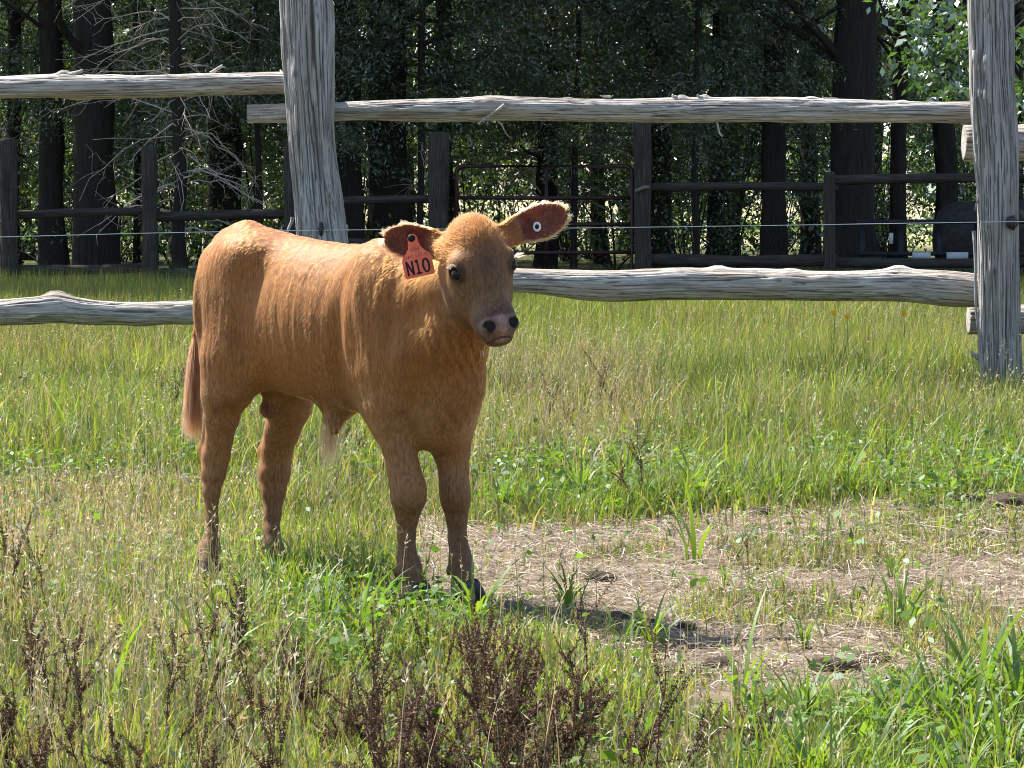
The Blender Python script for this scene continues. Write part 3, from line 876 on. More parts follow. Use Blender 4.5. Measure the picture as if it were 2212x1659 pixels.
# ---- oak at the right whose low bough reaches behind the right post
ox, oy = (2520 - 1106) * 25.5 / FPX, 25.5
e = tag(empty('oak_tree', (ox, oy, 0)), 'oak with a low sunlit leafy bough beside the right post', 'tree')
hs = np.array([-0.1, 0.2, 0.8, 2.0, 4.0, 6.5, 9.0])
pts = np.stack([0.02 * hs, 0 * hs, hs], -1)
obj('trunk', log_mesh('trunk', pts, 0.24 * np.array([1.4, 1.2, 1.0, 0.95, 0.85, 0.6, 0.1]), M_BARK, 26, 60, 777, 0.02, 5.0, 1.2), e)
c = obj('crown', OAK[2], e); c.rotation_euler = (0, 0, 1.0)
r = np.random.default_rng(55)
bough = Parts(); leaves = Parts()
B0 = np.array([0, 0, 3.1])
for (u, v) in ((1985, 40), (2010, 95), (2030, 30), (2050, 150), (2075, 205), (2085, 70), (2110, 130), (2140, 60), (1965, 110), (2060, 215), (2210, 100), (2225, 200), (2000, 165)):
    yy = 24.6 + r.uniform(-0.5, 0.5)
    tip = P(u, v, yy) - np.array([ox, oy, 0])
    t = np.linspace(0, 1, 8)[:, None]
    pth = B0 * (1 - t) + tip * t + np.array([0, 0, 0.35]) * np.sin(t * math.pi)
    v_, q_, tt_ = tube(pth, np.linspace(0.022, 0.004, 8), 5, False)
    bough.add(v_, q_)
    cc_ = tip + r.normal(size=(5, 3)) * np.array([0.09, 0.12, 0.07])
    v_, q_, col_ = leaf_cluster(r, cc_, 24, 0.085, 0.085, 0.046, [(0.060, 0.115, 0.030), (0.075, 0.14, 0.035), (0.05, 0.10, 0.03)], 0.35)
    leaves.add(v_, q_, None, col_)
obj('bough', bough.mesh('bough', M_BARK), e)
obj('bough_leaves', leaves.mesh('bough_leaves', leaf_material('oak_leaves', 0.38, 0.20, 0.28), False), e)

# ---- woods across the far meadow
r = np.random.default_rng(1234)
V = Parts()
nt_ = 34
cx = np.linspace(-60, 60, nt_) + r.normal(size=nt_) * 1.5
cy = 95 + r.normal(size=nt_) * 6
for x, y in zip(cx, cy):
    ht = r.uniform(11, 17); rd = r.uniform(3.2, 5.0)
    ncl = 46
    dirs = rand_dirs(r, ncl)
    c = np.array([x, y, ht * 0.5]) + dirs * np.array([rd, rd, ht * 0.5]) * r.uniform(0.6, 1.0, (ncl, 1))
    c[:, 2] = np.maximum(c[:, 2], 0.4)
    v, q, cc = leaf_cluster(r, c, 26, 0.9, 0.75, 0.5, [(0.055, 0.10, 0.03), (0.08, 0.14, 0.035), (0.045, 0.085, 0.03)], 0.3)
    V.add(v, q, None, cc)
tag(obj('far_woods', V.mesh('far_woods', M_LEAF, False)), 'woods across the far meadow', None, None, 'stuff')

# ================================================================== the calf
BC = np.array([-0.455, 7.237])                   # body centre on the ground
BPHI = math.radians(42.0)
BF = np.array([math.cos(BPHI), -math.sin(BPHI)])  # forward
BR = np.array([-math.sin(BPHI), -math.cos(BPHI)]) # the calf's right side

def B(a, b, h):
    xy = BC + a * BF + b * BR
    return np.array([xy[0], xy[1], h])

def to_body(p):
    q = p[..., :2] - BC
    return q @ BF, q @ BR, p[..., 2]

# head frame: x to the viewer's right, y down the face, z out of the face
HY, HP, HRL = math.radians(17), math.radians(24), math.radians(8.5)
_f0 = np.array([math.sin(HY), -math.cos(HY), 0.0])
_l0 = np.array([math.cos(HY), math.sin(HY), 0.0])
_d0 = np.array([0, 0, -1.0]) * math.cos(HP) + _f0 * math.sin(HP)
_n0 = _f0 * math.cos(HP) + np.array([0, 0, 1.0]) * math.sin(HP)
def _rot(v, ax, an):
    return v * math.cos(an) + np.cross(ax, v) * math.sin(an) + ax * np.dot(ax, v) * (1 - math.cos(an))
HX, HD, HN = (_rot(v, _f0, HRL) for v in (_l0, _d0, _n0))
if HX[2] < 0:
    HX, HD, HN = (_rot(v, _f0, -HRL) for v in (_l0, _d0, _n0))
HE = P(1052, 566, 6.70)
def H(x, y, z):
    return HE + HX * x + HD * y + HN * z
def to_head(p):
    q = p - HE
    return q @ HX, q @ HD, q @ HN

class Field:
    """Distance field on a regular grid; shapes are blended in with a smooth minimum."""
    def __init__(self, lo, hi, h):
        self.lo, self.h = np.array(lo, float), h
        self.n = np.ceil((np.array(hi) - self.lo) / h).astype(int) + 1
        self.D = np.full(self.n, 0.5, np.float32)
    def sub(self, lo, hi, fn, k, cut=False):
        m = max(k, 0.02) + 3 * self.h
        i0 = np.clip(np.floor((np.asarray(lo) - m - self.lo) / self.h).astype(int), 0, self.n)
        i1 = np.clip(np.ceil((np.asarray(hi) + m - self.lo) / self.h).astype(int) + 1, 0, self.n)
        if np.any(i1 <= i0): return
        ax = [(self.lo[c] + np.arange(i0[c], i1[c]) * self.h).astype(np.float32) for c in range(3)]
        p = np.stack(np.meshgrid(*ax, indexing='ij'), -1)
        d = fn(p).astype(np.float32)
        s = np.s_[i0[0]:i1[0], i0[1]:i1[1], i0[2]:i1[2]]
        a = self.D[s]
        if cut:
            d = -d
            e = np.maximum(k - np.abs(a - d), 0) / k
            self.D[s] = np.maximum(a, d) + e * e * k * 0.25
        else:
            e = np.maximum(k - np.abs(a - d), 0) / k
            self.D[s] = np.minimum(a, d) - e * e * k * 0.25
    def cone(self, p0, r0, p1, r1, k=0.02):
        p0, p1 = np.asarray(p0, float), np.asarray(p1, float)
        ba = p1 - p0
        L2 = ba @ ba
        def fn(p):
            t = np.clip(((p - p0) @ ba) / L2, 0, 1)
            q = p - p0 - t[..., None] * ba
            return np.sqrt((q * q).sum(-1)) - (r0 + (r1 - r0) * t)
        r = max(r0, r1)
        self.sub(np.minimum(p0, p1) - r, np.maximum(p0, p1) + r, fn, k)
    def chain(self, pts, k=0.02):
        for (p0, r0), (p1, r1) in zip(pts[:-1], pts[1:]):
            self.cone(p0, r0, p1, r1, k)
    def ell(self, c, r, axes=None, k=0.03, cut=False):
        c, r = np.asarray(c, float), np.asarray(r, float)
        A = np.eye(3) if axes is None else np.array(axes)
        def fn(p):
            q = (p - c) @ A.T
            k0 = np.sqrt(((q / r) ** 2).sum(-1))
            k1 = np.sqrt(((q / r ** 2) ** 2).sum(-1))
            return k0 * (k0 - 1) / (k1 + 1e-6)
        m = r.max()
        self.sub(c - m, c + m, fn, k, cut)
    def surface(self):
        D, n = self.D, self.n
        ins = D < 0
        cnt = np.zeros(n - 1, np.int8)
        for dx in (0, 1):
            for dy in (0, 1):
                for dz in (0, 1):
                    cnt += ins[dx:n[0] - 1 + dx, dy:n[1] - 1 + dy, dz:n[2] - 1 + dz]
        act = (cnt > 0) & (cnt < 8)
        idx = np.argwhere(act)
        vid = np.full(n - 1, -1, np.int64)
        vid[act] = np.arange(len(idx))
        acc = np.zeros((len(idx), 3)); num = np.zeros(len(idx))
        cs = [(x, y, z) for x in (0, 1) for y in (0, 1) for z in (0, 1)]
        for c0 in cs:
            for ax in range(3):
                if c0[ax]: continue
                c1 = list(c0); c1[ax] = 1
                a = D[tuple((idx + c0).T)]; b = D[tuple((idx + c1).T)]
                m = (a < 0) != (b < 0)
                t = a[m] / (a[m] - b[m])
                pt = np.tile(np.array(c0, float), (m.sum(), 1)); pt[:, ax] += t
                acc[m] += pt; num[m] += 1
        v = self.lo + (idx + acc / num[:, None]) * self.h
        quads = []
        for ax in range(3):
            o = [1, 1, 1]; o[ax] = 0
            s0 = [slice(1, n[c] - 1) for c in range(3)]; s1 = list(s0)
            s0[ax] = slice(0, n[ax] - 1); s1[ax] = slice(1, n[ax])
            a = ins[tuple(s0)]; b = ins[tuple(s1)]
            e = np.argwhere(a != b)
            flip = a[tuple(e.T)]
            base = e + np.array([0 if c == ax else 1 for c in range(3)])
            u, w = [(1, 2), (2, 0), (0, 1)][ax]
            def cell(du, dw):
                q = base.copy(); q[:, u] += du; q[:, w] += dw
                return vid[tuple(q.T)]
            q = np.stack([cell(-1, -1), cell(0, -1), cell(0, 0), cell(-1, 0)], -1)
            q[~flip] = q[~flip][:, ::-1]
            quads.append(q)
        return v, np.concatenate(quads)

def smooth_mesh(v, q, it=2, lam=0.5):
    e = np.concatenate([q[:, [0, 1]], q[:, [1, 2]], q[:, [2, 3]], q[:, [3, 0]]])
    deg = np.bincount(e.ravel(), minlength=len(v)).astype(float)
    for k in range(it * 2):
        s = np.zeros_like(v)
        for c in range(3):
            s[:, c] = np.bincount(e[:, 0], v[e[:, 1], c], len(v)) + np.bincount(e[:, 1], v[e[:, 0], c], len(v))
        v = v + (s / deg[:, None] - v) * (lam if k % 2 == 0 else -lam * 1.03)
    return v

def vert_normals(v, q):
    fn = np.cross(v[q[:, 2]] - v[q[:, 0]], v[q[:, 3]] - v[q[:, 1]])
    n = np.zeros_like(v)
    for k in range(4):
        for c in range(3):
            n[:, c] += np.bincount(q[:, k], fn[:, c], len(v))
    return n / (np.linalg.norm(n, axis=1, keepdims=True) + 1e-12)

FLD = Field((-0.90, 6.46, -0.01), (0.17, 7.74, 0.99), 0.0046)

# ---- trunk
ST_A = [-0.452, -0.425, -0.37, -0.28, -0.16, 0.0, 0.12, 0.22, 0.31, 0.39, 0.44]
ST_T = [0.78, 0.845, 0.897, 0.909, 0.898, 0.882, 0.878, 0.880, 0.855, 0.79, 0.70]
ST_B = [0.74, 0.66, 0.580, 0.515, 0.488, 0.460, 0.448, 0.425, 0.395, 0.385, 0.44]
ST_W = [0.015, 0.065, 0.098, 0.122, 0.132, 0.142, 0.140, 0.128, 0.110, 0.082, 0.03]
def trunk_fn(p):
    a, b, h = to_body(p)
    top = interp_s(a, ST_A, ST_T); bot = interp_s(a, ST_A, ST_B); w = interp_s(a, ST_A, ST_W)
    hc, hh = (top + bot) / 2, np.maximum((top - bot) / 2, 0.01)
    t = (h - hc) / hh
    ww = w * (1.0 - 0.16 * np.clip(t, 0, 1) ** 2)          # narrower over the spine
    q = (np.abs(b / ww) ** 2.25 + np.abs(t) ** 2.25) ** (1 / 2.25)
    d = (q - 1) * np.minimum(ww, hh) * 0.92
    over = np.maximum(np.maximum(ST_A[0] - a, a - ST_A[-1]), 0)
    return d + over
FLD.sub((-0.88, 6.75, 0.3), (0.05, 7.72, 0.95), trunk_fn, 0.02)
BA = np.array([[BF[0], BF[1], 0], [BR[0], BR[1], 0], [0, 0, 1.0]])
def tilt(deg):                                    # body axes pitched about the side axis
    c, s = math.cos(math.radians(deg)), math.sin(math.radians(deg))
    return np.array([BA[0] * c + BA[2] * s, BA[1], -BA[0] * s + BA[2] * c])
for sd in (1, -1):
    FLD.ell(B(-0.325, 0.060 * sd, 0.695), (0.112, 0.058, 0.165), tilt(-8), 0.09)    # hindquarter
    FLD.ell(B(-0.265, 0.092 * sd, 0.560), (0.070, 0.036, 0.085), tilt(12), 0.07)   # stifle
    FLD.ell(B(-0.235, 0.080 * sd, 0.842), (0.045, 0.026, 0.026), tilt(0), 0.08)     # hook bone
    FLD.ell(B(-0.405, 0.044 * sd, 0.822), (0.030, 0.022, 0.030), tilt(0), 0.05)    # pin bone
    FLD.ell(B(0.265, 0.088 * sd, 0.690), (0.085, 0.044, 0.165), tilt(14), 0.09)    # shoulder blade
    FLD.ell(B(0.340, 0.066 * sd, 0.590), (0.060, 0.045, 0.080), tilt(0), 0.085)      # point of the shoulder
FLD.cone(B(-0.32, 0, 0.887), 0.035, B(-0.405, 0, 0.874), 0.026, 0.04)                # tail head

# ---- tail bone down the rear
TAIL = [(B(-0.38, 0.0, 0.890), 0.024), (B(-0.430, 0.004, 0.858), 0.020), (B(-0.455, 0.012, 0.79), 0.0165),
        (P(426, 720, 7.56), 0.0145), (P(419, 790, 7.555), 0.0125), (P(417, 850, 7.55), 0.009)]
FLD.chain(TAIL, 0.012)

# ---- legs (picture positions give the directions, the depths come from where the feet stand)
def PL(lst):
    return [(P(u, v, y), r) for u, v, y, r in lst]
LEG_RH = PL([(494, 785, 7.40, .073), (484, 850, 7.385, .061), (479, 900, 7.40, .048), (474, 948, 7.42, .037), (467, 985, 7.435, .0385),
             (462, 1022, 7.432, .034), (457, 1062, 7.425, .0245), (457, 1125, 7.415, .0185), (456, 1160, 7.405, .022),
             (453, 1188, 7.395, .0305), (452, 1212, 7.375, .027), (451, 1228, 7.365, .030)])
LEG_LH = PL([(632, 820, 7.45, .075), (624, 880, 7.48, .058), (610, 930, 7.51, .048), (598, 975, 7.54, .043), (594, 1020, 7.54, .043),
             (591, 1062, 7.535, .034), (588, 1110, 7.525, .025), (587, 1150, 7.51, .0235), (586, 1180, 7.50, .031),
             (587, 1205, 7.485, .028), (588, 1222, 7.475, .030)])
LEG_RF = PL([(842, 815, 7.03, .074), (846, 872, 7.0, .064), (852, 910, 6.99, .054), (860, 960, 6.985, .0445), (871, 1015, 6.98, .042),
             (880, 1052, 6.975, .0455), (882, 1080, 6.972, .044), (879, 1118, 6.975, .0305), (877, 1160, 6.975, .0245),
             (879, 1196, 6.97, .0255), (884, 1228, 6.962, .0335), (889, 1256, 6.945, .029), (891, 1278, 6.935, .031)])
LEG_LF = PL([(975, 870, 7.04, .075), (975, 930, 7.04, .055), (976, 975, 7.04, .047), (980, 1020, 7.04, .0385), (982, 1058, 7.035, .0395),
             (984, 1085, 7.035, .0375), (986, 1120, 7.035, .0285), (988, 1165, 7.03, .0255), (993, 1198, 7.02, .0285),
             (996, 1224, 7.01, .032), (999, 1250, 6.995, .0285), (1000, 1272, 6.985, .030)])
for L in (LEG_RH, LEG_LH, LEG_RF, LEG_LF):
    FLD.chain(L[:2], 0.05)
    FLD.chain(L[1:], 0.014)
FLD.cone(P(441, 972, 7.475), 0.017, P(452, 1030, 7.45), 0.019, 0.02)                 # hock points
FLD.cone(P(452, 905, 7.44), 0.020, P(441, 972, 7.475), 0.015, 0.02)
FLD.cone(P(570, 975, 7.585), 0.018, P(574, 1035, 7.56), 0.019, 0.02)
FLD.cone(P(590, 905, 7.545), 0.022, P(570, 975, 7.585), 0.015, 0.02)
FLD.cone(P(812, 880, 7.045), 0.034, P(826, 935, 7.02), 0.026, 0.03)                  # elbow
FLD.ell(P(896, 1062, 6.945), (0.030, 0.024, 0.044), None, 0.02)                     # knee caps
FLD.ell(P(990, 1068, 7.005), (0.028, 0.022, 0.040), None, 0.02)
for u, v, y in ((436, 1195, 7.425), (569, 1188, 7.53), (860, 1236, 6.995), (975, 1232, 7.045)):
    FLD.ell(P(u, v, y), (0.016, 0.016, 0.020), None, 0.014)                          # heels of the fetlocks
# ---- belly: navel flap, purse, groin folds
FLD.cone(B(0.02, 0.0, 0.47), 0.045, P(722, 908, 7.20), 0.024, 0.04)
FLD.cone(P(722, 908, 7.20), 0.024, P(722, 928, 7.19), 0.016, 0.015)
FLD.cone(P(600, 850, 7.42), 0.024, P(588, 872, 7.42), 0.025, 0.02)
FLD.ell(P(584, 884, 7.42), (0.026, 0.026, 0.030), None, 0.012)
# ---- neck and dewlap
FLD.cone(B(0.22, 0, 0.735), 0.122, B(0.40, 0.010, 0.755), 0.092, 0.06)
FLD.cone(B(0.40, 0.010, 0.755), 0.092, H(0.0, -0.02, -0.135), 0.070, 0.05)
FLD.cone(B(0.33, 0.01, 0.62), 0.098, B(0.44, 0.03, 0.655), 0.076, 0.05)
FLD.cone(B(0.44, 0.03, 0.655), 0.076, H(0, 0.045, -0.155), 0.050, 0.05)
FLD.chain([(B(0.44, 0.015, 0.64), 0.070), (B(0.425, 0.005, 0.53), 0.066), (B(0.375, 0, 0.455), 0.062), (B(0.28, 0, 0.45), 0.06)], 0.05)
# ---- head
HA = np.array([HX, HD, HN])
def HEl(c, r, k=0.03, cut=False, rx=0.0):
    A = HA
    if rx:
        cc, s = math.cos(rx), math.sin(rx)
        A = np.array([HX, HD * cc + HN * s, -HD * s + HN * cc])
    FLD.ell(H(*c), r, A, k, cut)
HEl((0, -0.060, -0.078), (0.073, 0.080, 0.086), 0.03)            # skull
HEl((0, -0.108, -0.070), (0.046, 0.036, 0.050), 0.04)             # poll
HEl((0, -0.005, -0.062), (0.075, 0.062, 0.058), 0.03)            # brow
FLD.cone(H(0, 0.0, -0.066), 0.062, H(0, 0.110, -0.058), 0.044, 0.03)   # bridge of the nose
HEl((0, 0.128, -0.055), (0.046, 0.040, 0.046), 0.03)              # muzzle
HEl((0, 0.152, -0.042), (0.044, 0.026, 0.034), 0.02)              # nose pad
FLD.cone(H(0, 0.035, -0.135), 0.054, H(-0.004, 0.130, -0.092), 0.041, 0.04)   # jaw
for s in (-1, 1):
    HEl((0.042 * s, 0.028, -0.112), (0.034, 0.060, 0.058), 0.035)    # cheek
    HEl((0.063 * s, -0.014, -0.037), (0.020, 0.026, 0.024), 0.03)     # eye ridge
    HEl((0.028 * s, 0.152, -0.022), (0.0175, 0.016, 0.018), 0.014)      # wings of the nostrils
    HEl((0.0275 * s, 0.153, -0.004), (0.0095, 0.0125, 0.016), 0.006, True, 0.35)
    HEl((0.0355 * s, 0.147, -0.008), (0.0075, 0.0070, 0.013), 0.006, True, 0.35)   # nostrils
    HEl((0.0735 * s, 0.004, -0.036), (0.0150, 0.0115, 0.0150), 0.007, True)     # eye sockets
HEl((0, 0.177, -0.052), (0.038, 0.0012, 0.022), 0.003, True)      # mouth line
HEl((0, 0.172, -0.072), (0.036, 0.017, 0.026), 0.012)             # lower lip
# ---- ears
EARS = []
def ear(base, tip, up, y0, y1, wprof, cup):
    b, t = P(*base, y0), P(*tip, y1)
    ax = t - b; L = np.linalg.norm(ax); ax /= L
    view = np.array([0.0, -1, 0.05])
    nn = view - ax * (view @ ax); nn /= np.linalg.norm(nn)
    vv = np.cross(nn, ax)
    if vv[2] < 0: vv = -vv
    EARS.append((b, ax, vv, nn, L, wprof, cup))
    def fn(p):
        q = p - b
        u, v, n_ = (q @ ax) / L, q @ vv, q @ nn
        w = np.interp(u, *wprof)
        r = np.clip(v / (w + 1e-4), -1.3, 1.3)
        depth = cup * np.clip(1.2 - u, 0.25, 1) * (r * r - 0.75) - 0.006 * sstep(0.5, 1.0, u)
        th = 0.0058 + 0.010 * (1 - sstep(0.0, 0.35, u))
        sh = np.abs(n_ - depth) - th
        out = np.maximum(np.abs(v) - w, np.maximum(-u * L - 0.03, (u - 1) * L))
        k = 0.008
        e = np.maximum(k - np.abs(sh - out), 0) / k
        return (np.maximum(sh, out) + e * e * k * 0.25) * 0.85
    m = 0.05
    FLD.sub(np.minimum(b, t) - m, np.maximum(b, t) + m, fn, 0.016)
ear((955, 528), (826, 513), 1, 6.835, 6.840,
    ([-0.3, 0, 0.15, 0.3, 0.5, 0.66, 0.8, 0.9, 0.96, 1.0], [0.024, 0.026, 0.032, 0.037, 0.0405, 0.0390, 0.033, 0.024, 0.015, 0.002]), 0.020)
ear((1093, 506), (1228, 457), 1, 6.84, 6.91,
    ([-0.3, 0, 0.15, 0.3, 0.5, 0.66, 0.8, 0.9, 0.96, 1.0], [0.024, 0.025, 0.031, 0.037, 0.0415, 0.040, 0.033, 0.024, 0.015, 0.002]), 0.020)
FLD.cone(H(-0.05, -0.065, -0.085), 0.030, P(945, 529, 6.84), 0.021, 0.03)
FLD.cone(H(0.05, -0.065, -0.085), 0.030, P(1106, 500, 6.85), 0.021, 0.03)

CV, CQ = FLD.surface()
CV = smooth_mesh(CV, CQ, 4)
del FLD
# creases and muscle relief
_nz = fbm(CV * np.array([9, 9, 6]), 5, 3)
_nrm = vert_normals(CV, CQ)
_a, _b, _h = to_body(CV)
_ab = np.abs(_b)
def _g(x, c, s): return np.exp(-((x - c) / s) ** 2)
_side = sstep(0.03, 0.08, _ab)
_hx0, _hy0, _hz0 = to_head(CV)
_nothead = 1 - sstep(0.16, 0.12, np.abs(_hx0)) * sstep(0.24, 0.18, np.abs(_hy0)) * sstep(-0.22, -0.16, _hz0)
_d = _nz * 0.0030
_d += 0.0017 * fbm(CV * np.array([75, 75, 9]) + 0.6 * _nz[:, None], 77, 2) * sstep(0.40, 0.50, _h) * _nothead   # streaks of the coat
_d -= 0.011 * _g(_a, -0.175, 0.045) * _g(_h, 0.775, 0.065) * _side                     # hollow of the flank
_d -= 0.016 * _g(_a, 0.150 + 0.10 * (_h - 0.65), 0.026) * _g(_h, 0.64, 0.15) * _side      # groove behind the shoulder
_d -= 0.013 * _g(_a, -0.205 - 0.12 * (_h - 0.6), 0.024) * _g(_h, 0.60, 0.11) * _side      # fold in front of the thigh
_d -= 0.007 * _g(_a, -0.375, 0.018) * _g(_h, 0.66, 0.12) * _side                        # seam between the thigh muscles
_d += 0.007 * _g(_a, 0.235 + 0.22 * (0.75 - _h), 0.020) * _g(_h, 0.70, 0.13) * _side      # spine of the shoulder blade
_d -= 0.010 * _g(_a, 0.335, 0.026) * _g(_h, 0.68, 0.09) * _side * _nothead               # neck meets shoulder
_d += 0.0009 * np.sin(_a * 2 * math.pi / 0.052 + 3.0 * (_h - 0.6)) * _g(_a, 0.01, 0.12) * _g(_h, 0.66, 0.11) * _side   # ribs
_u0, _v0 = UV(CV)
_fold = _g(_u0, 985, 60) * _g(_v0, 735, 95) * (_a > 0.30) * _nothead
_d += 0.0024 * np.sin((_u0 - 0.35 * (_v0 - 700)) * 2 * math.pi / 21.0) * _fold           # loose skin of the neck
_fold = _g(_u0, 960, 70) * _g(_v0, 880, 70) * (_a > 0.28)
_d += 0.0014 * np.sin((_u0 * 0.8 - 0.6 * _v0) * 2 * math.pi / 27.0) * _fold
for _L in (LEG_RH, LEG_LH, LEG_RF, LEG_LF):                                              # tendons down the shins
    _c = _L[-5][0]
    _q = CV[:, :2] - _c[:2]
    _d -= 0.0035 * _g(np.hypot(_q[:, 0], _q[:, 1]), 0.03, 0.02) * _g(CV[:, 2], _c[2] + 0.02, 0.05) * _g(_q @ BR, 0.022, 0.008)
_en = np.zeros(len(CV))
for (_eb, _ax, _vv, _nn, _L, _wp, _cup) in EARS:
    _q = CV - _eb
    _u = np.clip((_q @ _ax) / _L, 0, 1)
    _en = np.maximum(_en, sstep(0.07, 0.05, np.linalg.norm(_q - _u[:, None] * _ax * _L, axis=1)) * sstep(0.0, 0.15, (_q @ _ax) / _L))
_d -= 0.0032 * (1 - _en)                                                                 # room for the hair
CV = CV + _nrm * _d[:, None]
CN = vert_normals(CV, CQ)

#>>OBJECTS
calf = tag(empty('calf', (BC[0], BC[1], 0)), 'reddish brown bull calf with orange ear tag standing in grass', 'calf')
bpy.context.view_layer.update()
def calf_colour(p):
    """Coat colour by place on the animal (albedo)."""
    a, b, h = to_body(p)
    hx, hy, hz = to_head(p)
    c = np.empty(p.shape)
    base = np.array([0.325, 0.133, 0.032]); pale = np.array([0.34, 0.185, 0.085]); dark = np.array([0.165, 0.088, 0.045]); back = np.array([0.31, 0.118, 0.028])
    n = fbm(p * np.array([5, 5, 3]), 31, 3)
    c[:] = base * (1 + 0.16 * n[:, None])
    m = sstep(0.80, 0.90, h)[:, None]; c = c * (1 - m) + back * m
    m = (sstep(0.56, 0.46, h) * 0.6)[:, None]; c = c * (1 - m) + pale * m               # belly and inside of the legs
    m = (sstep(0.33, 0.10, h) * 0.75)[:, None]; c = c * (1 - m) + dark * m              # lower legs
    front = sstep(0.15, 0.30, a) * sstep(0.36, 0.20, h)
    m = (front * 0.45)[:, None]; c = c * (1 - m) + dark * m
    head = sstep(-0.16, -0.12, hy) * sstep(-0.20, -0.15, hz) * sstep(0.115, 0.095, np.abs(hx)) * sstep(0.24, 0.21, np.abs(hy))
    fc = np.array([0.185, 0.105, 0.054])
    m = (head * sstep(-0.08, 0.02, hy) * 0.85)[:, None]; c = c * (1 - m) + fc * m           # duller brown face
    m = (head * np.exp(-((hx / 0.035) ** 2 + ((hy - 0.0) / 0.055) ** 2)) * 0.55)[:, None]; c = c * (1 - m) + np.array([0.060, 0.038, 0.026]) * m
    m = (head * sstep(0.085, 0.125, hy) * sstep(-0.085, -0.05, hz) * 0.6)[:, None]; c = c * (1 - m) + np.array([0.060, 0.038, 0.030]) * m
    for s in (-1, 1):                                                                # dark rims of the eyes
        r = np.sqrt((hx - 0.073 * s) ** 2 + (hy - 0.006) ** 2 + (hz + 0.03) ** 2)
        m = (sstep(0.034, 0.020, r) * 0.8)[:, None]; c = c * (1 - m) + np.array([0.05, 0.032, 0.025]) * m
    m = (sstep(0.034, 0.030, np.linalg.norm(p - P(584, 884, 7.42), axis=1)) * 0.9)[:, None]
    c = c * (1 - m) + np.array([0.20, 0.085, 0.045]) * m
    return np.clip(c, 0.01, 1)

def bare_mask(p):
    """1 where the skin is bare: nose pad, nostrils, lips."""
    hx, hy, hz = to_head(p)
    pad = sstep(0.128, 0.136, hy + 0.10 * np.maximum(np.abs(hx) - 0.03, 0)) * sstep(-0.062, -0.050, hz) * sstep(0.062, 0.056, np.abs(hx)) * sstep(0.30, 0.25, np.abs(hy))
    return pad

def ear_mask(p):
    m = np.zeros(len(p)); rim = np.zeros(len(p))
    for (b, ax, vv, nn, L, wp, cup) in EARS:
        q = p - b
        u, v, n_ = (q @ ax) / L, q @ vv, q @ nn
        w = np.interp(u, *wp)
        r = np.abs(v) / (w + 1e-4)
        depth = cup * np.clip(1.2 - u, 0.25, 1) * (np.clip(r, 0, 1.3) ** 2 - 0.75) - 0.006 * sstep(0.5, 1.0, u)
        near = (u > 0.05) & (u < 1.08) & (r < 1.35) & (np.abs(n_) < 0.05)
        m = np.maximum(m, np.where(near & (n_ > depth), sstep(0.10, 0.30, u) * sstep(1.0, 0.80, r) * sstep(1.0, 0.86, u), 0))
        rim = np.maximum(rim, np.where(near, np.maximum(sstep(0.80, 1.0, r), sstep(0.86, 0.98, u)) * sstep(0.05, 0.3, u), 0))
    return m, rim

ccol = calf_colour(CV)
bare = bare_mask(CV)
inear, earrim = ear_mask(CV)
_hx, _hy, _hz = to_head(CV)
padc = np.array([0.34, 0.20, 0.17]) * (1 + 0.2 * fbm(CV * 60, 3, 2)[:, None])
edge = sstep(0.020, 0.0, np.abs(_hx))[:, None]
padc = padc * (0.50 + 0.50 * edge)
ccol = ccol * (1 - bare[:, None]) + padc * bare[:, None]
for s in (-1, 1):                                                                    # inside of the nostrils
    r = np.sqrt((_hx - 0.0275 * s) ** 2 + ((_hy - 0.154) * 0.85) ** 2)
    r2 = np.sqrt((_hx - 0.0360 * s) ** 2 + ((_hy - 0.147) * 1.0) ** 2)
    m = (np.maximum(sstep(0.0135, 0.0100, r), sstep(0.0095, 0.0070, r2)) * (_hz > -0.04))[:, None]
    ccol = ccol * (1 - m) + np.array([0.012, 0.008, 0.008]) * m
m = ((np.abs(_hy - 0.177) < 0.0020) & (_hz > -0.095) & (np.abs(_hx) < 0.06))[:, None]
ccol = np.where(m, np.array([0.075, 0.042, 0.036]), ccol)
ccol = ccol * (1 - inear[:, None]) + (np.array([0.29, 0.080, 0.042]) * (0.75 + 0.5 * fbm(CV * 45, 8, 3)[:, None])) * inear[:, None]

m_body, nt, out = new_mat('calf_hide')
at = N(nt, 'ShaderNodeAttribute', attribute_name='col')
bs = N(nt, 'ShaderNodeBsdfPrincipled', Roughness=0.6)
bs.inputs['Specular IOR Level'].default_value = 0.25
bs.inputs['Subsurface Weight'].default_value = 0.0
bs.inputs['Sheen Weight'].default_value = 0.0
bs.inputs['Sheen Roughness'].default_value = 0.4
tcn = nt.nodes.new('ShaderNodeTexCoord')
mp = nt.nodes.new('ShaderNodeMapping'); mp.inputs['Scale'].default_value = (230, 230, 42)
nt.links.new(tcn.outputs['Object'], mp.inputs['Vector'])
nz = N(nt, 'ShaderNodeTexNoise', Scale=1.0, Detail=3.0)
nt.links.new(mp.outputs[0], nz.inputs['Vector'])
bp = N(nt, 'ShaderNodeBump', Strength=0.35, Distance=0.004)
nt.links.new(nz.outputs['Fac'], bp.inputs['Height'])
nt.links.new(bp.outputs[0], bs.inputs['Normal'])
sv = ramp(nt, nz.outputs['Fac'], [(0.32, (0.62, 0.60, 0.58)), (0.50, (0.95, 0.95, 0.95)), (0.68, (1.28, 1.27, 1.25))])
hc_ = mixc(nt, 1.0, at.outputs['Color'], sv, 'MULTIPLY')
nt.links.new(hc_, bs.inputs['Base Color'])
tl = nt.nodes.new('ShaderNodeBsdfTranslucent')
ea = N(nt, 'ShaderNodeAttribute', attribute_name='ear')
tl.inputs['Color'].default_value = (0.62, 0.16, 0.07, 1)
mxs = nt.nodes.new('ShaderNodeMixShader')
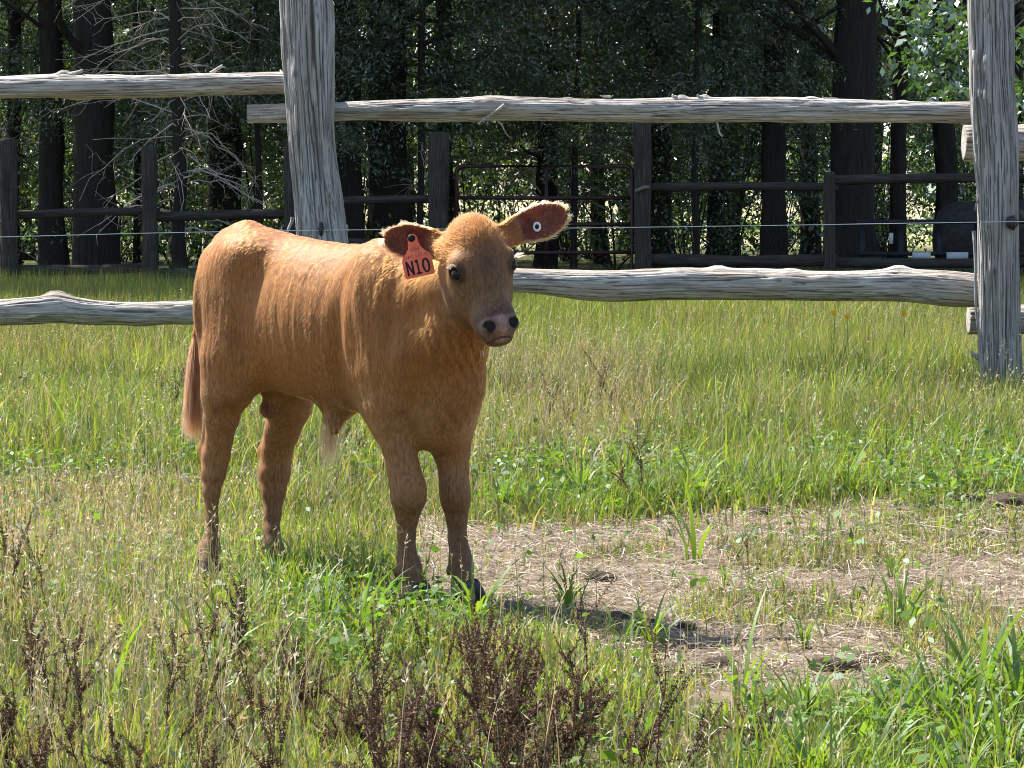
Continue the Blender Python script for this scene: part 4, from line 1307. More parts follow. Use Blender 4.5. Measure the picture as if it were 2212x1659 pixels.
sc_ = N(nt, 'ShaderNodeMath', operation='MULTIPLY'); sc_.inputs[1].default_value = 0.22
nt.links.new(ea.outputs['Fac'], sc_.inputs[0]); nt.links.new(sc_.outputs[0], mxs.inputs[0])
nt.links.new(bs.outputs[0], mxs.inputs[1]); nt.links.new(tl.outputs[0], mxs.inputs[2])
nt.links.new(mxs.outputs[0], out.inputs['Surface'])

_hide = np.clip(ccol, 0, 1) * np.where((bare > 0.3)[:, None], 1.0, np.array([0.80, 0.76, 0.74]))
body_me = make_mesh('body', CV, CQ, m_body, True, {'col': _hide, 'ear': np.maximum(inear, earrim)})
body = child(obj('body', body_me), calf)

# ---- coat: short hairs as curves
def hair_material(name, spread=0.16, rough=0.58):
    m, nt, out = new_mat(name)
    a = N(nt, 'ShaderNodeAttribute', attribute_name='hcol')
    h = nt.nodes.new('ShaderNodeBsdfHairPrincipled')
    h.model = 'CHIANG'
    h.parametrization = 'COLOR'
    h.inputs['Roughness'].default_value = rough
    h.inputs['Radial Roughness'].default_value = 0.6
    if 'Coat' in h.inputs: h.inputs['Coat'].default_value = 0.0
    for kk in ('Random Color', 'Random Roughness'):
        if kk in h.inputs: h.inputs[kk].default_value = 0.0
    nt.links.new(a.outputs['Color'], h.inputs['Color'])
    nt.links.new(h.outputs[0], out.inputs['Surface'])
    return m
M_HAIR = hair_material('coat_hair')

def hair_object(name, pts, rad, col, mat, parent):
    """pts (N, K, 3); rad (N, K); col (N, 3)."""
    n, k = pts.shape[:2]
    hc = bpy.data.hair_curves.new(name)
    hc.add_curves([k] * n)
    hc.attributes['position'].data.foreach_set('vector', np.ascontiguousarray(pts, np.float32).ravel())
    ra = hc.attributes.get('radius') or hc.attributes.new('radius', 'FLOAT', 'POINT')
    ra.data.foreach_set('value', np.ascontiguousarray(rad, np.float32).ravel())
    ca = hc.attributes.new('hcol', 'FLOAT_COLOR', 'CURVE')
    ca.data.foreach_set('color', np.concatenate([col, np.ones((n, 1))], 1).astype(np.float32).ravel())
    hc.materials.append(mat)
    o = bpy.data.objects.new(name, hc)
    COL.objects.link(o)
    return child(o, parent)

def grow_coat(nh):
    tri = np.concatenate([CQ[:, [0, 1, 2]], CQ[:, [0, 2, 3]]])
    ar = np.linalg.norm(np.cross(CV[tri[:, 1]] - CV[tri[:, 0]], CV[tri[:, 2]] - CV[tri[:, 0]]), axis=1)
    r = np.random.default_rng(5)
    mid = CV[tri].mean(1)
    hx, hy, hz = to_head(mid)
    dens = np.ones(len(tri))
    dens[(np.abs(hx) < 0.14) & (np.abs(hy) < 0.2) & (hz > -0.2)] *= 2.2
    k = r.choice(len(tri), nh, p=ar * dens / (ar * dens).sum())
    w = r.random((nh, 2)); fl = w.sum(1) > 1; w[fl] = 1 - w[fl]
    T = CV[tri[k]]; TN = CN[tri[k]]
    p = T[:, 0] + w[:, :1] * (T[:, 1] - T[:, 0]) + w[:, 1:] * (T[:, 2] - T[:, 0])
    n = unit(TN[:, 0] + w[:, :1] * (TN[:, 1] - TN[:, 0]) + w[:, 1:] * (TN[:, 2] - TN[:, 0]))
    a, b, h = to_body(p)
    hx, hy, hz = to_head(p)
    keep = (bare_mask(p) < 0.3) & (h > 0.05)
    ie, er = ear_mask(p)
    for s in (-1, 1):
        keep &= np.sqrt((hx - 0.0735 * s) ** 2 + (hy - 0.004) ** 2 + (hz + 0.036) ** 2) > 0.018
    keep &= (ie < 0.5) | (r.random(nh) < 0.25)
    p, n, a, b, h, hx, hy, hz, ie, er = (q[keep] for q in (p, n, a, b, h, hx, hy, hz, ie, er))
    m = len(p)
    head = sstep(0.13, 0.10, np.abs(hx)) * sstep(0.21, 0.18, np.abs(hy)) * sstep(-0.19, -0.13, hz) * (er < 0.05) * (ie < 0.05)
    leg = sstep(0.42, 0.34, h)
    ear_ = np.maximum(ie, er)
    # flow: down and a little to the rear; up off the forehead to the poll
    back = np.array([-BF[0], -BF[1], 0.0])
    flow = np.tile(np.array([0, 0, -1.0]), (m, 1)) + back * (0.55 * (1 - leg) * (1 - head))[:, None]
    top = sstep(0.80, 0.90, h) * (1 - head)
    flow += back * (0.9 * top)[:, None]
    whorl = H(0.0, -0.045, 0.0)
    away = unit(p - whorl)
    up_h = head * sstep(-0.005, -0.035, hy)
    flow = flow * (1 - up_h)[:, None] + (away * 0.9 - HD * 0.5) * up_h[:, None]
    low_h = head * (1 - sstep(-0.005, -0.035, hy))
    flow = flow * (1 - low_h)[:, None] + (HD * 0.8 + HX * np.sign(hx)[:, None] * 0.25) * low_h[:, None]
    for (eb, ax, vv, nn, L, wp, cup) in EARS:
        q = p - eb
        u = (q @ ax) / L
        on = (ear_ > 0.02) & (np.linalg.norm(q - np.clip(u, 0, 1)[:, None] * ax * L, axis=1) < 0.06)
        flow[on] = ax * 0.9 + vv * (np.sign(q[on] @ vv))[:, None] * 0.5
    # clumps: the direction wavers in streaks that run with the hair
    s1 = fbm(p * np.array([38, 38, 9]), 41, 2); s2 = fbm(p * np.array([38, 38, 9]) + 91, 42, 2); s3 = fbm(p * 16, 43, 2)
    wob = 0.42 * (1 - leg * 0.6) * (1 - low_h * 0.5)
    tdir = unit(np.cross(n, flow))
    flow = unit(flow) + tdir * (wob * s1 + 0.25 * s3)[:, None]
    t = flow - n * (flow * n).sum(1, keepdims=True)
    t = unit(t)
    L = 0.0095 + 0.0 * h
    L = L + 0.008 * sstep(0.22, 0.40, a) * sstep(0.50, 0.62, h) * (1 - head)              # shaggier neck and shoulder
    L = L * (1 - leg) + 0.0048 * leg
    L = L * (1 - head) + 0.0046 * head
    L = L + 0.007 * up_h * sstep(-0.03, -0.09, hy)
    L = np.where(ear_ > 0.05, 0.011 + 0.010 * er, L)
    L = L + 0.02 * sstep(0.50, 0.46, h) * sstep(0.42, 0.44, h) * (1 - head) * 0.6
    L = L * (0.75 + 0.5 * r.random(m))
    lift = 0.10 + 0.10 * (s2 + 0.3) + 0.10 * r.random(m) + 0.16 * up_h + 0.25 * er
    lift = np.clip(lift, 0.05, 0.9)
    curl = (r.random((m, 3)) - 0.5) * (0.14 + 0.6 * up_h + 0.2 * er)[:, None]
    d0 = unit(t + n * lift[:, None] * 1.3 + curl)
    d1 = unit(t + n * (lift * 0.35)[:, None] + curl * 1.5)
    d2 = unit(t - n * 0.10 + np.array([0, 0, -0.25]) + curl * 2)
    st = (L / 3)[:, None]
    p0 = p - n * 0.0012
    p1 = p0 + d0 * st; p2 = p1 + d1 * st; p3 = p2 + d2 * st
    pts = np.stack([p0, p1, p2, p3], 1)
    rw = 0.00040 * (0.7 + 0.6 * r.random(m))
    rw = rw * (1 - 0.35 * head)
    rad = rw[:, None] * np.array([1.0, 1.0, 0.75, 0.15])
    c = calf_colour(p)
    c = c * (1 - ie[:, None]) + np.array([0.42, 0.20, 0.11]) * ie[:, None]
    c = c * (1 - er[:, None]) + np.array([0.55, 0.36, 0.20]) * er[:, None]
    streak = fbm(p * np.array([60, 60, 10]), 45, 2)
    c = c * (1 + 0.50 * streak + 0.30 * (r.random(m) - 0.5))[:, None]
    li = (r.random(m) < 0.06)
    c[li] = c[li] * 0.6 + np.array([0.50, 0.34, 0.19]) * 0.4
    return pts, rad, np.clip(c ** 1.3 * 0.66, 0.006, 0.9)

hp, hr_, hcol = grow_coat(260000)
hair_object('coat', hp, hr_, hcol, M_HAIR, calf)

def tuft(root_fn, n, length, dirv, col, spread, rad, seed, waves=0.01, K=7):
    r = np.random.default_rng(seed)
    roots, dirs = root_fn(r, n)
    L = length * (0.55 + 0.55 * r.random(n))
    pts = [roots]
    d = unit(dirs + (r.random((n, 3)) - 0.5) * spread)
    for k in range(K - 1):
        d = unit(d + np.asarray(dirv) * 0.35 + (r.random((n, 3)) - 0.5) * waves * 10)
        pts.append(pts[-1] + d * (L / (K - 1))[:, None])
    pts = np.stack(pts, 1)
    rd = rad * np.linspace(1, 0.3, K)[None, :] * (0.7 + 0.6 * r.random((n, 1)))
    c = np.asarray(col) * (0.7 + 0.6 * r.random((n, 1)))
    return pts, rd, np.clip(c, 0.01, 0.9)
# tail switch
def tail_roots(r, n):
    t = r.random(n)
    a, b = TAIL[-3][0] + 0, TAIL[-1][0]
    mid = TAIL[-2][0]
    p = np.where((t < 0.5)[:, None], a + (mid - a) * (t * 2)[:, None], mid + (b - mid) * (t * 2 - 1)[:, None])
    q = unit(r.normal(size=(n, 3)))
    return p + q * 0.008, unit(q * 0.35 + np.array([-0.05, 0, -1.0]))
pt, rd, cl = tuft(tail_roots, 3000, 0.135, (0.02, 0, -1), (0.30, 0.10, 0.040), 0.25, 0.0006, 8, 0.012)
dk = np.clip((pt[:, 0, 0] - TAIL[-2][0][0]) / 0.012 + 0.5, 0, 1)[:, None]
cl = cl * (1 - 0.55 * dk)
hair_object('tail_switch', pt, rd, cl, M_HAIR, calf)
# tuft under the belly
def belly_roots(r, n):
    p = P(716, 918, 7.195) + r.normal(size=(n, 3)) * np.array([0.013, 0.010, 0.010])
    return p, np.tile(np.array([-0.12, 0, -1.0]), (n, 1))
pt, rd, cl = tuft(belly_roots, 240, 0.105, (-0.05, 0, -1), (0.26, 0.13, 0.055), 0.45, 0.0005, 9, 0.022)
hair_object('belly_tuft', pt, rd, cl, M_HAIR, calf)
# whiskers, lashes, ear fringe strands
r = np.random.default_rng(77)
lash_p, lash_r, lash_c = [], [], []
for s in (-1, 1):
    for k in range(26):
        an = (k / 25 - 0.5) * 2.0
        root = H(0.0735 * s + 0.010 * s * 0.3, 0.004 - 0.0150 * math.cos(an) , -0.036 + 0.013 + 0.0) + HX * (0.013 * math.sin(an)) * 0.7
        d = HN * 0.75 - HD * 0.25 + HX * (0.55 * s) + HX * math.sin(an) * 0.3 + r.normal(size=3) * 0.08
        d /= np.linalg.norm(d)
        L = 0.018 + 0.006 * r.random()
        lash_p.append([root, root + d * L * 0.5 + HD * 0.001, root + d * L + HD * 0.005]); lash_r.append([0.0006, 0.0005, 0.0002])
        lash_c.append((0.30, 0.20, 0.12) if k % 3 else (0.36, 0.26, 0.17))
for k in range(30):
    s = r.choice([-1, 1])
    root = H(0.045 * s * r.random(), 0.178 + 0.012 * r.random(), -0.075 - 0.02 * r.random())
    d = HD * 0.8 + HN * 0.3 + HX * s * 0.4 * r.random() + r.normal(size=3) * 0.2
    d /= np.linalg.norm(d)
    L = 0.010 + 0.014 * r.random()
    lash_p.append([root, root + d * L * 0.5, root + d * L + np.array([0, 0, -0.004])]); lash_r.append([0.0003, 0.00025, 0.0001]); lash_c.append((0.45, 0.34, 0.22))
hair_object('whiskers', np.array(lash_p), np.array(lash_r), np.array(lash_c), M_HAIR, calf)

# ---- eyes
m_eye, nt, out = new_mat('eye_wet')
b = N(nt, 'ShaderNodeBsdfPrincipled', Roughness=0.14)
b.inputs['Base Color'].default_value = (0.012, 0.008, 0.007, 1)
b.inputs['Coat Weight'].default_value = 0.0
b.inputs['Specular IOR Level'].default_value = 0.3
nt.links.new(b.outputs[0], out.inputs['Surface'])
for s in (-1, 1):
    v, q = sphere(H(0.0672 * s, 0.004, -0.0375), 0.0150)
    child(obj('eye', make_mesh('eye', v, q, m_eye)), calf)
# ---- hooves: two claws each
m_hoof = plain('hoof_horn', (0.045, 0.036, 0.030), 0.55, 0.4, 0, 0.4, 60, 0.3)
for li_, leg in enumerate((LEG_RH, LEG_LH, LEG_RF, LEG_LF)):
    c = leg[-1][0]
    fwd = np.array([BF[0], BF[1]]) if li_ < 2 else unit(np.array([BF[0] * 0.8 + 0.05, BF[1] * 1.0]))
    side = np.array([-fwd[1], fwd[0]])
    pb = Parts()
    for s in (-1, 1):
        m = 14
        th = np.arange(m) * 2 * math.pi / m
        rings = []
        for (z, fw, ln, wd) in ((max(c[2] + 0.006, 0.05), 0.004, 0.028, 0.0165), (0.030, 0.012, 0.036, 0.0185), (0.004, 0.020, 0.044, 0.0190), (0.0, 0.020, 0.040, 0.0175)):
            ctr = c[:2] + fwd * fw + side * s * 0.0165
            xy = ctr + np.cos(th)[:, None] * ln * fwd * (1 + 0.12 * np.cos(th)[:, None]) + np.sin(th)[:, None] * wd * side
            rings.append(np.concatenate([xy, np.full((m, 1), z)], 1))
        v = np.concatenate(rings)
        i = np.arange(len(rings) - 1)[:, None] * m; j = np.arange(m)[None, :]; jn = (j + 1) % m
        q = np.stack([i + j, i + m + j, i + m + jn, i + jn], -1).reshape(-1, 4)
        pb.add(v, q)
    child(obj('hoof', pb.mesh('hoof', m_hoof)), calf)

# ---- ear tag with its number
m_tag, nt, out = new_mat('tag_plastic')
b = N(nt, 'ShaderNodeBsdfPrincipled', Roughness=0.42)
tcn = nt.nodes.new('ShaderNodeTexCoord')
nz = N(nt, 'ShaderNodeTexNoise', Scale=60.0, Detail=4.0)
nt.links.new(tcn.outputs['Object'], nz.inputs['Vector'])
cc = ramp(nt, nz.outputs['Fac'], [(0.35, (0.70, 0.155, 0.060)), (0.62, (0.84, 0.235, 0.10))])
nt.links.new(cc, b.inputs['Base Color'])
tl = N(nt, 'ShaderNodeBsdfTranslucent'); tl.inputs['Color'].default_value = (0.95, 0.22, 0.09, 1)
mx = N(nt, 'ShaderNodeMixShader', Fac=0.3)
nt.links.new(b.outputs[0], mx.inputs[1]); nt.links.new(tl.outputs[0], mx.inputs[2])
nt.links.new(mx.outputs[0], out.inputs['Surface'])
m_ink = plain('tag_ink', (0.012, 0.012, 0.016), 0.6, 0.2)
m_faint = plain('tag_faded_print', (0.20, 0.10, 0.075), 0.6, 0.2)
m_white = plain('white_plastic', (0.72, 0.70, 0.66), 0.5, 0.3, 0, 0.1, 80)
TY = 6.812
_o = P(890, 513, TY)
tx = unit(P(934, 503.5, TY) - P(901, 511, TY))        # along the tag's lower edge, tilted like the head
tn = np.array([0.10, -0.97, 0.20]); tn = unit(tn - tx * (tn @ tx))
tz = np.cross(tn, tx)
if tz[2] < 0: tz = -tz
TS = 1.0 / FPX * TY                                     # metres per picture unit at the tag
# outline in picture-like units, x right, y down from the pin
half = [(-6, -7), (-10.5, 0), (-11, 10), (-13.5, 22), (-21, 33), (-29, 40), (-32.5, 47), (-32.5, 84), (-30, 88)]
outl = [(x, y) for x, y in half] + [(-x, y) for x, y in half[::-1]]
def tag_pt(x, y, z=0.0):
    bend = 0.00006 * (y - 20) * abs(y - 20) * 0.02
    return _o + (tx * x - tz * y) * TS + tn * (z + 0.006 * (max(y, 0) / 88.0) ** 2)
no = len(outl)
rows = []
front = np.array([tag_pt(x, y, 0.0008) for x, y in outl]); rear = np.array([tag_pt(x, y, -0.0008) for x, y in outl])
bmv = np.concatenate([front, rear])
me = bpy.data.meshes.new('ear_tag')
side_f = [(i, (i + 1) % no, no + (i + 1) % no, no + i) for i in range(no)]
# front and back as strips between mirrored points so that the sheet can bend
k = len(half)
strips = [(i, i + 1, no - 2 - i, no - 1 - i) for i in range(k - 1)]
me.from_pydata([tuple(v) for v in bmv], [], strips + [tuple(no + j for j in f[::-1]) for f in strips] + side_f)
me.materials.append(m_tag); me.update()
tag_o = child(obj('ear_tag', me), calf)
tag_o['label'] = 'orange ear tag hand marked with black characters N10'
def stroke_mesh(name, strokes, mat, parent, width, z=0.0016):
    pb = Parts()
    for st in strokes:
        st = np.array(st, float)
        # resample and sweep a flat ribbon with square ends
        d = np.gradient(st, axis=0); d /= np.linalg.norm(d, axis=1, keepdims=True) + 1e-9
        nrm = np.stack([-d[:, 1], d[:, 0]], 1)
        L = st + nrm * width / 2; R_ = st - nrm * width / 2
        v = np.array([tag_pt(x, y, z) for x, y in np.concatenate([L, R_])])
        m_ = len(st)
        q = np.array([(i, i + 1, m_ + i + 1, m_ + i) for i in range(m_ - 1)])
        pb.add(v, q)
    return child(obj(name, pb.mesh(name, mat, False)), parent)
def el(cx, cy, rx, ry, n=22):
    return [(cx + rx * math.cos(t), cy + ry * math.sin(t)) for t in np.linspace(0, 2 * math.pi, n)]
Y0, Y1 = 50, 82
stroke_mesh('tag_letter', [[(-24, Y1), (-24, 66), (-24, Y0)], [(-24, Y0), (-18, 66), (-12, Y1)], [(-12, Y0), (-12, 66), (-12, Y1)]], m_ink, tag_o, 4.2)
stroke_mesh('tag_digit', [[(-5.5, 55), (-3.5, 53), (-0.5, Y0)], [(-0.8, Y0), (-0.8, 66), (-0.8, Y1)], [(-7, Y1 - 1.6), (0, Y1 - 1.6), (6, Y1 - 1.6)]], m_ink, tag_o, 4.0)
stroke_mesh('tag_digit', [el(17, 66, 6.4, 14.5)], m_ink, tag_o, 4.0)
# faded small print above the number
fp = []
def seg(*p): fp.append(list(p) if len(p) > 2 else [p[0], ((p[0][0] + p[1][0]) / 2, (p[0][1] + p[1][1]) / 2), p[1]])
for x0 in (-8, 2):
    seg((x0, 22), (x0 + 0.5, 31)); seg((x0 + 0.5, 27), (x0 + 6, 26)); seg((x0 + 6, 21), (x0 + 6, 31))
seg((-28, 38), (-24, 38), (-28, 42), (-24, 46)); seg((-21, 39), (-21, 44)); seg((-17, 38), (-17, 44)); seg((-17, 38), (-13, 44)); seg((-13, 38), (-13, 44)); seg((-10, 39), (-6, 39), (-10, 44), (-6, 44))
seg((0, 37), (0, 43), (4, 43)); seg((6, 36), (6, 43), (9, 43)); seg((11, 36), (12, 43))
seg((18, 37), (24, 38)); seg((18, 40), (25, 41))
stroke_mesh('tag_faded_print', fp, m_faint, tag_o, 1.3, 0.0012)
v, q = sphere(tag_pt(-1.5, 1.5, 0.0012), 0.0092, 16, 10, (1, 1, 0.4), [tx, tz, tn])
pin = child(obj('tag_pin', make_mesh('tag_pin', v, q, m_ink)), tag_o)

# ---- white button in the other ear
bc = P(1160, 490, 6.862)
bn = unit(np.array([-0.12, -0.95, 0.1])); bx = unit(np.cross(bn, np.array([0, 0, 1.0]))); bz = np.cross(bx, bn)
th = np.linspace(0, 2 * math.pi, 25)[:-1]
ringp = np.array([bc + (bx * math.cos(t) + bz * math.sin(t)) * 0.0092 for t in th])
rings = []
for rr, dz in ((0.0060, -0.001), (0.0060, 0.0022), (0.0092, 0.0034), (0.0122, 0.0016), (0.0122, -0.001)):
    rings.append(np.array([bc + (bx * math.cos(t) * 0.82 + bz * math.sin(t)) * rr + bn * dz for t in th]))
v = np.concatenate(rings); m_ = 24
i = np.arange(4)[:, None] * m_; j = np.arange(m_)[None, :]; jn = (j + 1) % m_
q = np.stack([i + j, i + jn, i + m_ + jn, i + m_ + j], -1).reshape(-1, 4)
btn = child(obj('ear_button', make_mesh('ear_button', v, q, m_white)), calf)
btn['label'] = 'round white plastic button in the raised ear'
v, q = sphere(bc + bn * 0.0004, 0.0058, 14, 8, (1, 1, 0.35), [bx, bz, bn])
child(obj('button_pin', make_mesh('button_pin', v, q, m_ink)), btn)

# ================================================================== grass and weeds
M_GRASS = leaf_material('grass_blades', 0.50, 0.035, 0.55, (1.25, 1.25, 0.45))
M_STRAW = leaf_material('dry_straw', 0.30, 0.03, 0.55, (1.1, 1.0, 0.8))

def blades(x, y, h, w, az, bend, col, nseg=2, twist=None, z=None, r=RNG, tipcol=None):
    """Arched, tapering blades -> verts, quads, tris, colours."""
    n = len(x)
    z = ground_h(x, y) if z is None else z
    base = np.stack([x, y, z], -1)
    lean = np.stack([np.cos(az), np.sin(az), 0 * az], -1)
    fa = az + math.pi / 2 + (r.normal(size=n) * 0.6 if twist is None else twist)
    side = np.stack([np.cos(fa), np.sin(fa), 0 * fa], -1)
    rows, cols = [], []
    for k in range(nseg + 1):
        t = k / nseg
        ang = bend * t                                  # arc: starts upright, leans over by bend
        sb = np.where(bend < 1e-3, t, np.sin(ang) / np.maximum(bend, 1e-3))
        cb = np.where(bend < 1e-3, 0, (1 - np.cos(ang)) / np.maximum(bend, 1e-3))
        c = base + lean * (h * cb)[:, None] + np.array([0, 0, 1.0]) * (h * sb)[:, None]
        ww = w * (1.0 if t == 0 else (1 - t ** 1.8)) * (0.75 if k == 0 else 1)
        cc = col if tipcol is None else col * (1 - t) + tipcol * t
        if k < nseg:
            rows.append(np.stack([c - side * ww[:, None] / 2, c + side * ww[:, None] / 2], 1)); cols.append(np.stack([cc, cc], 1))
        else:
            rows.append(c[:, None, :]); cols.append(cc[:, None, :])
    v = np.concatenate(rows, 1)
    m = 2 * nseg + 1
    i = np.arange(n)[:, None] * m
    q = [np.concatenate([i + 2 * k, i + 2 * k + 1, i + 2 * k + 3, i + 2 * k + 2], 1) for k in range(nseg - 1)]
    t_ = np.concatenate([i + 2 * nseg - 2, i + 2 * nseg - 1, i + 2 * nseg], 1)
    return v.reshape(-1, 3), (np.concatenate(q) if q else None), t_, np.concatenate(cols, 1).reshape(-1, 3)

def scatter(n, y0, y1, r, pad=1.22, dens=None, px=0.35):
    """Points over the strip of pasture that the picture takes in, with a margin on both sides."""
    y = np.sqrt(r.uniform(y0 * y0, y1 * y1, n))
    x = r.uniform(-1, 1, n) * (0.18 * y * pad + px)
    if dens is not None:
        k = r.random(n) < dens(x, y)
        x, y = x[k], y[k]
    return x, y

def palette(r, n, cols, wts, jit=0.25):
    c = np.asarray(cols)[r.choice(len(cols), n, p=np.asarray(wts) / np.sum(wts))]
    return c * (1 + jit * (r.random((n, 1)) * 2 - 1))

GREEN = [(0.125, 0.195, 0.028), (0.165, 0.235, 0.035), (0.090, 0.145, 0.025), (0.21, 0.25, 0.055)]
OLIVE = [(0.16, 0.165, 0.05), (0.21, 0.19, 0.07), (0.12, 0.14, 0.038)]
TAN = [(0.33, 0.265, 0.165), (0.26, 0.20, 0.12), (0.40, 0.34, 0.24), (0.21, 0.15, 0.095)]

def clearance(x, y):
    """Keep blades from growing through the hooves."""
    m = np.ones(x.shape)
    for L in (LEG_RH, LEG_LH, LEG_RF, LEG_LF):
        c = L[-1][0]
        m *= (np.hypot(x - c[0], y - c[1]) > 0.055)
    return m

FOREGREEN = poly_world([(480, 1230), (900, 1260), (1010, 1330), (900, 1460), (700, 1500), (450, 1420)])
LUSHR = poly_world([(1650, 1500), (1900, 1470), (2500, 1420), (2700, 1800), (1500, 1800)])
MIDGREEN = poly_world([(1030, 1010), (1500, 980), (2400, 960), (2400, 1080), (1700, 1100), (1300, 1125), (1050, 1110)])
LEFTGREEN = poly_world([(-400, 700), (430, 700), (430, 900), (300, 930), (-400, 900)])
def greenness(x, y):
    g = np.zeros(x.shape)
    for pl in (FOREGREEN, LUSHR, MIDGREEN, LEFTGREEN):
        g = np.maximum(g, in_poly(x + 0.1 * n2(x, y, 3, 71, 2), y + 0.25 * n2(x, y, 3, 72, 2), pl).astype(float))
    return g

# ---- tall meadow grass from the calf back to the wood
r = np.random.default_rng(2001)
V = Parts()
def tall_height(x, y):
    return sstep(8.6, 11.5, y + 0.8 * n2(x, y, 0.8, 61, 2))
x, y = scatter(150000, 8.4, 16.0, r, dens=lambda x, y: 0.25 + 0.75 * tall_height(x, y))
n = len(x); th = tall_height(x, y); pn = n2(x, y, 0.9, 62, 3); pd = n2(x, y, 1.3, 63, 3)
clump = n2(x, y, 4.5, 66, 2)
h = (0.05 + 0.095 * th) * r.uniform(0.35, 1.7, n) * np.clip(1 + 0.6 * pn + 0.7 * clump, 0.25, 2.2)
dry = sstep(0.05, 0.45, pd + 0.25 * sstep(12, 8, y)) * 0.75 + 0.10
TANMID = poly_world([(1020, 740), (1250, 760), (1420, 850), (1500, 960), (1250, 985), (1030, 960)])
dry = np.clip(dry + 0.60 * in_poly(x + 0.2 * pn, y + 0.6 * pd, TANMID) - 0.35 * greenness(x, y), 0.05, 0.95)
isdry = r.random(n) < dry
col = np.where(isdry[:, None], palette(r, n, TAN + OLIVE, [3, 2, 2, 1, 2, 2, 2]), palette(r, n, GREEN + OLIVE, [3, 3, 3, 1, 2, 1, 2]))
col = col * np.clip(1 + 0.45 * n2(x, y, 0.7, 67, 2) + 0.35 * clump, 0.45, 1.6)[:, None]
v, q, t, c = blades(x, y, h * np.where(isdry, 1.15, 1), np.where(isdry, 0.0028, 0.0048) * r.uniform(0.7, 1.4, n), r.uniform(0, 6.283, n), np.abs(r.normal(size=n)) * 0.95 + 0.2, col, 2, r=r)
V.add(v, q, t, c)
x, y = scatter(165000, 16.0, 31.5, r, 1.35)
n = len(x); pd = n2(x, y, 0.7, 64, 3)
h = 0.19 * r.uniform(0.5, 1.6, n)
isdry = r.random(n) < (0.22 + 0.5 * sstep(0.0, 0.5, pd))
col = np.where(isdry[:, None], palette(r, n, TAN + OLIVE, [3, 2, 1, 1, 3, 3, 3]), palette(r, n, GREEN + OLIVE, [3, 3, 3, 1, 2, 1, 2]))
col = col * np.clip(1 + 0.45 * n2(x, y, 0.45, 68, 3), 0.5, 1.5)[:, None]
v, q, t, c = blades(x, y, h, 0.0075 * r.uniform(0.7, 1.4, n), r.uniform(0, 6.283, n), np.abs(r.normal(size=n)) * 0.55 + 0.1, col, 1, r=r)
V.add(v, q, t, c)
# coarse arching blades that break up the sward
x, y = scatter(26000, 8.3, 24.0, r, dens=lambda x, y: sstep(-0.25, 0.35, n2(x, y, 1.6, 65, 3)))
n = len(x)
col = palette(r, n, GREEN + OLIVE + TAN[:2], [4, 4, 2, 4, 2, 2, 1, 2, 1], 0.3) * 1.1
v, q, t, c = blades(x, y, r.uniform(0.12, 0.34, n) * (0.55 + 0.45 * tall_height(x, y)), r.uniform(0.005, 0.0105, n), r.uniform(0, 6.283, n), np.abs(r.normal(size=n)) * 0.8 + 0.7, col, 4, r.normal(size=n) * 0.5, r=r)
V.add(v, q, t, c)
tag(obj('meadow_grass', V.mesh('meadow_grass', M_GRASS)), 'tall meadow grass around and beyond the log fence', None, None, 'stuff')

# ---- shorter pasture grass round the calf
r = np.random.default_rng(2002)
V = Parts()
def near_dens(x, y):
    return (1 - 0.95 * bareness(x, y)) * (1 - 0.55 * dryness(x, y)) * clearance(x, y) * (0.6 + 0.4 * sstep(-0.3, 0.3, n2(x, y, 3.0, 73, 2)))
x, y = scatter(165000, 4.3, 9.6, r, dens=near_dens)
n = len(x); gr = greenness(x, y); pn = n2(x, y, 2.2, 74, 3); br_ = in_poly(x, y, BARE)
h = (0.035 + 0.060 * sstep(-0.4, 0.5, pn) + 0.030 * gr) * r.uniform(0.35, 1.75, n)
feet = np.minimum(np.hypot((x + 0.20) / 0.42, (y - 6.62) / 0.42), 1.0)
h = h * (0.40 + 0.60 * feet ** 2)
h = np.where(br_, h * 0.62, h)
pdry = np.clip(0.38 - 0.36 * gr + 0.55 * pn * (1 - gr) + 0.35 * dryness(x, y) + 0.2 * br_, 0.04, 0.95)
isdry = r.random(n) < pdry
col = np.where(isdry[:, None], palette(r, n, TAN + OLIVE, [4, 3, 4, 2, 1, 1, 1]), palette(r, n, GREEN + OLIVE, [3, 4, 2, 2, 1, 1, 1]))
col = col * np.clip(1 + 0.40 * n2(x, y, 3.5, 69, 2) + 0.3 * n2(x, y, 1.0, 70, 2), 0.45, 1.6)[:, None]
wd = np.where(isdry, 0.0022, 0.0042) * r.uniform(0.6, 1.7, n)
v, q, t, c = blades(x, y, h, wd, r.uniform(0, 6.283, n), np.abs(r.normal(size=n)) * 1.1 + 0.3, col, 3, r=r)
V.add(v, q, t, c)
tag(obj('pasture_grass', V.mesh('pasture_grass', M_GRASS)), 'short mixed pasture grass around the calf', None, None, 'stuff')

# ---- small broad leaves close to the ground
r = np.random.default_rng(2003)
x, y = scatter(110000, 4.4, 15.0, r, dens=lambda x, y: np.clip(0.22 + 0.7 * greenness(x, y) + 0.25 * sstep(8.5, 10, y), 0, 1) * (1 - 0.75 * bareness(x, y)) * clearance(x, y) * sstep(-0.10, 0.25, n2(x, y, 2.3, 75, 3) + 0.2 * greenness(x, y)))
n = len(x)
c0 = np.stack([x, y, ground_h(x, y) + r.uniform(0.01, 0.09, n) + 0.05 * sstep(9, 11, y) * r.random(n)], -1)
d = unit(r.normal(size=(n, 3)) * np.array([1, 1, 0.35]) + np.array([0, 0, 0.15]))
nn = unit(r.normal(size=(n, 3)) * 0.7 + np.array([0, 0, 1.4]))
s_ = unit(np.cross(nn, d))
ln = r.uniform(0.012, 0.040, n)
v, q = rhombi(c0, d, s_, ln, ln * r.uniform(0.35, 0.65, n), 0.15)
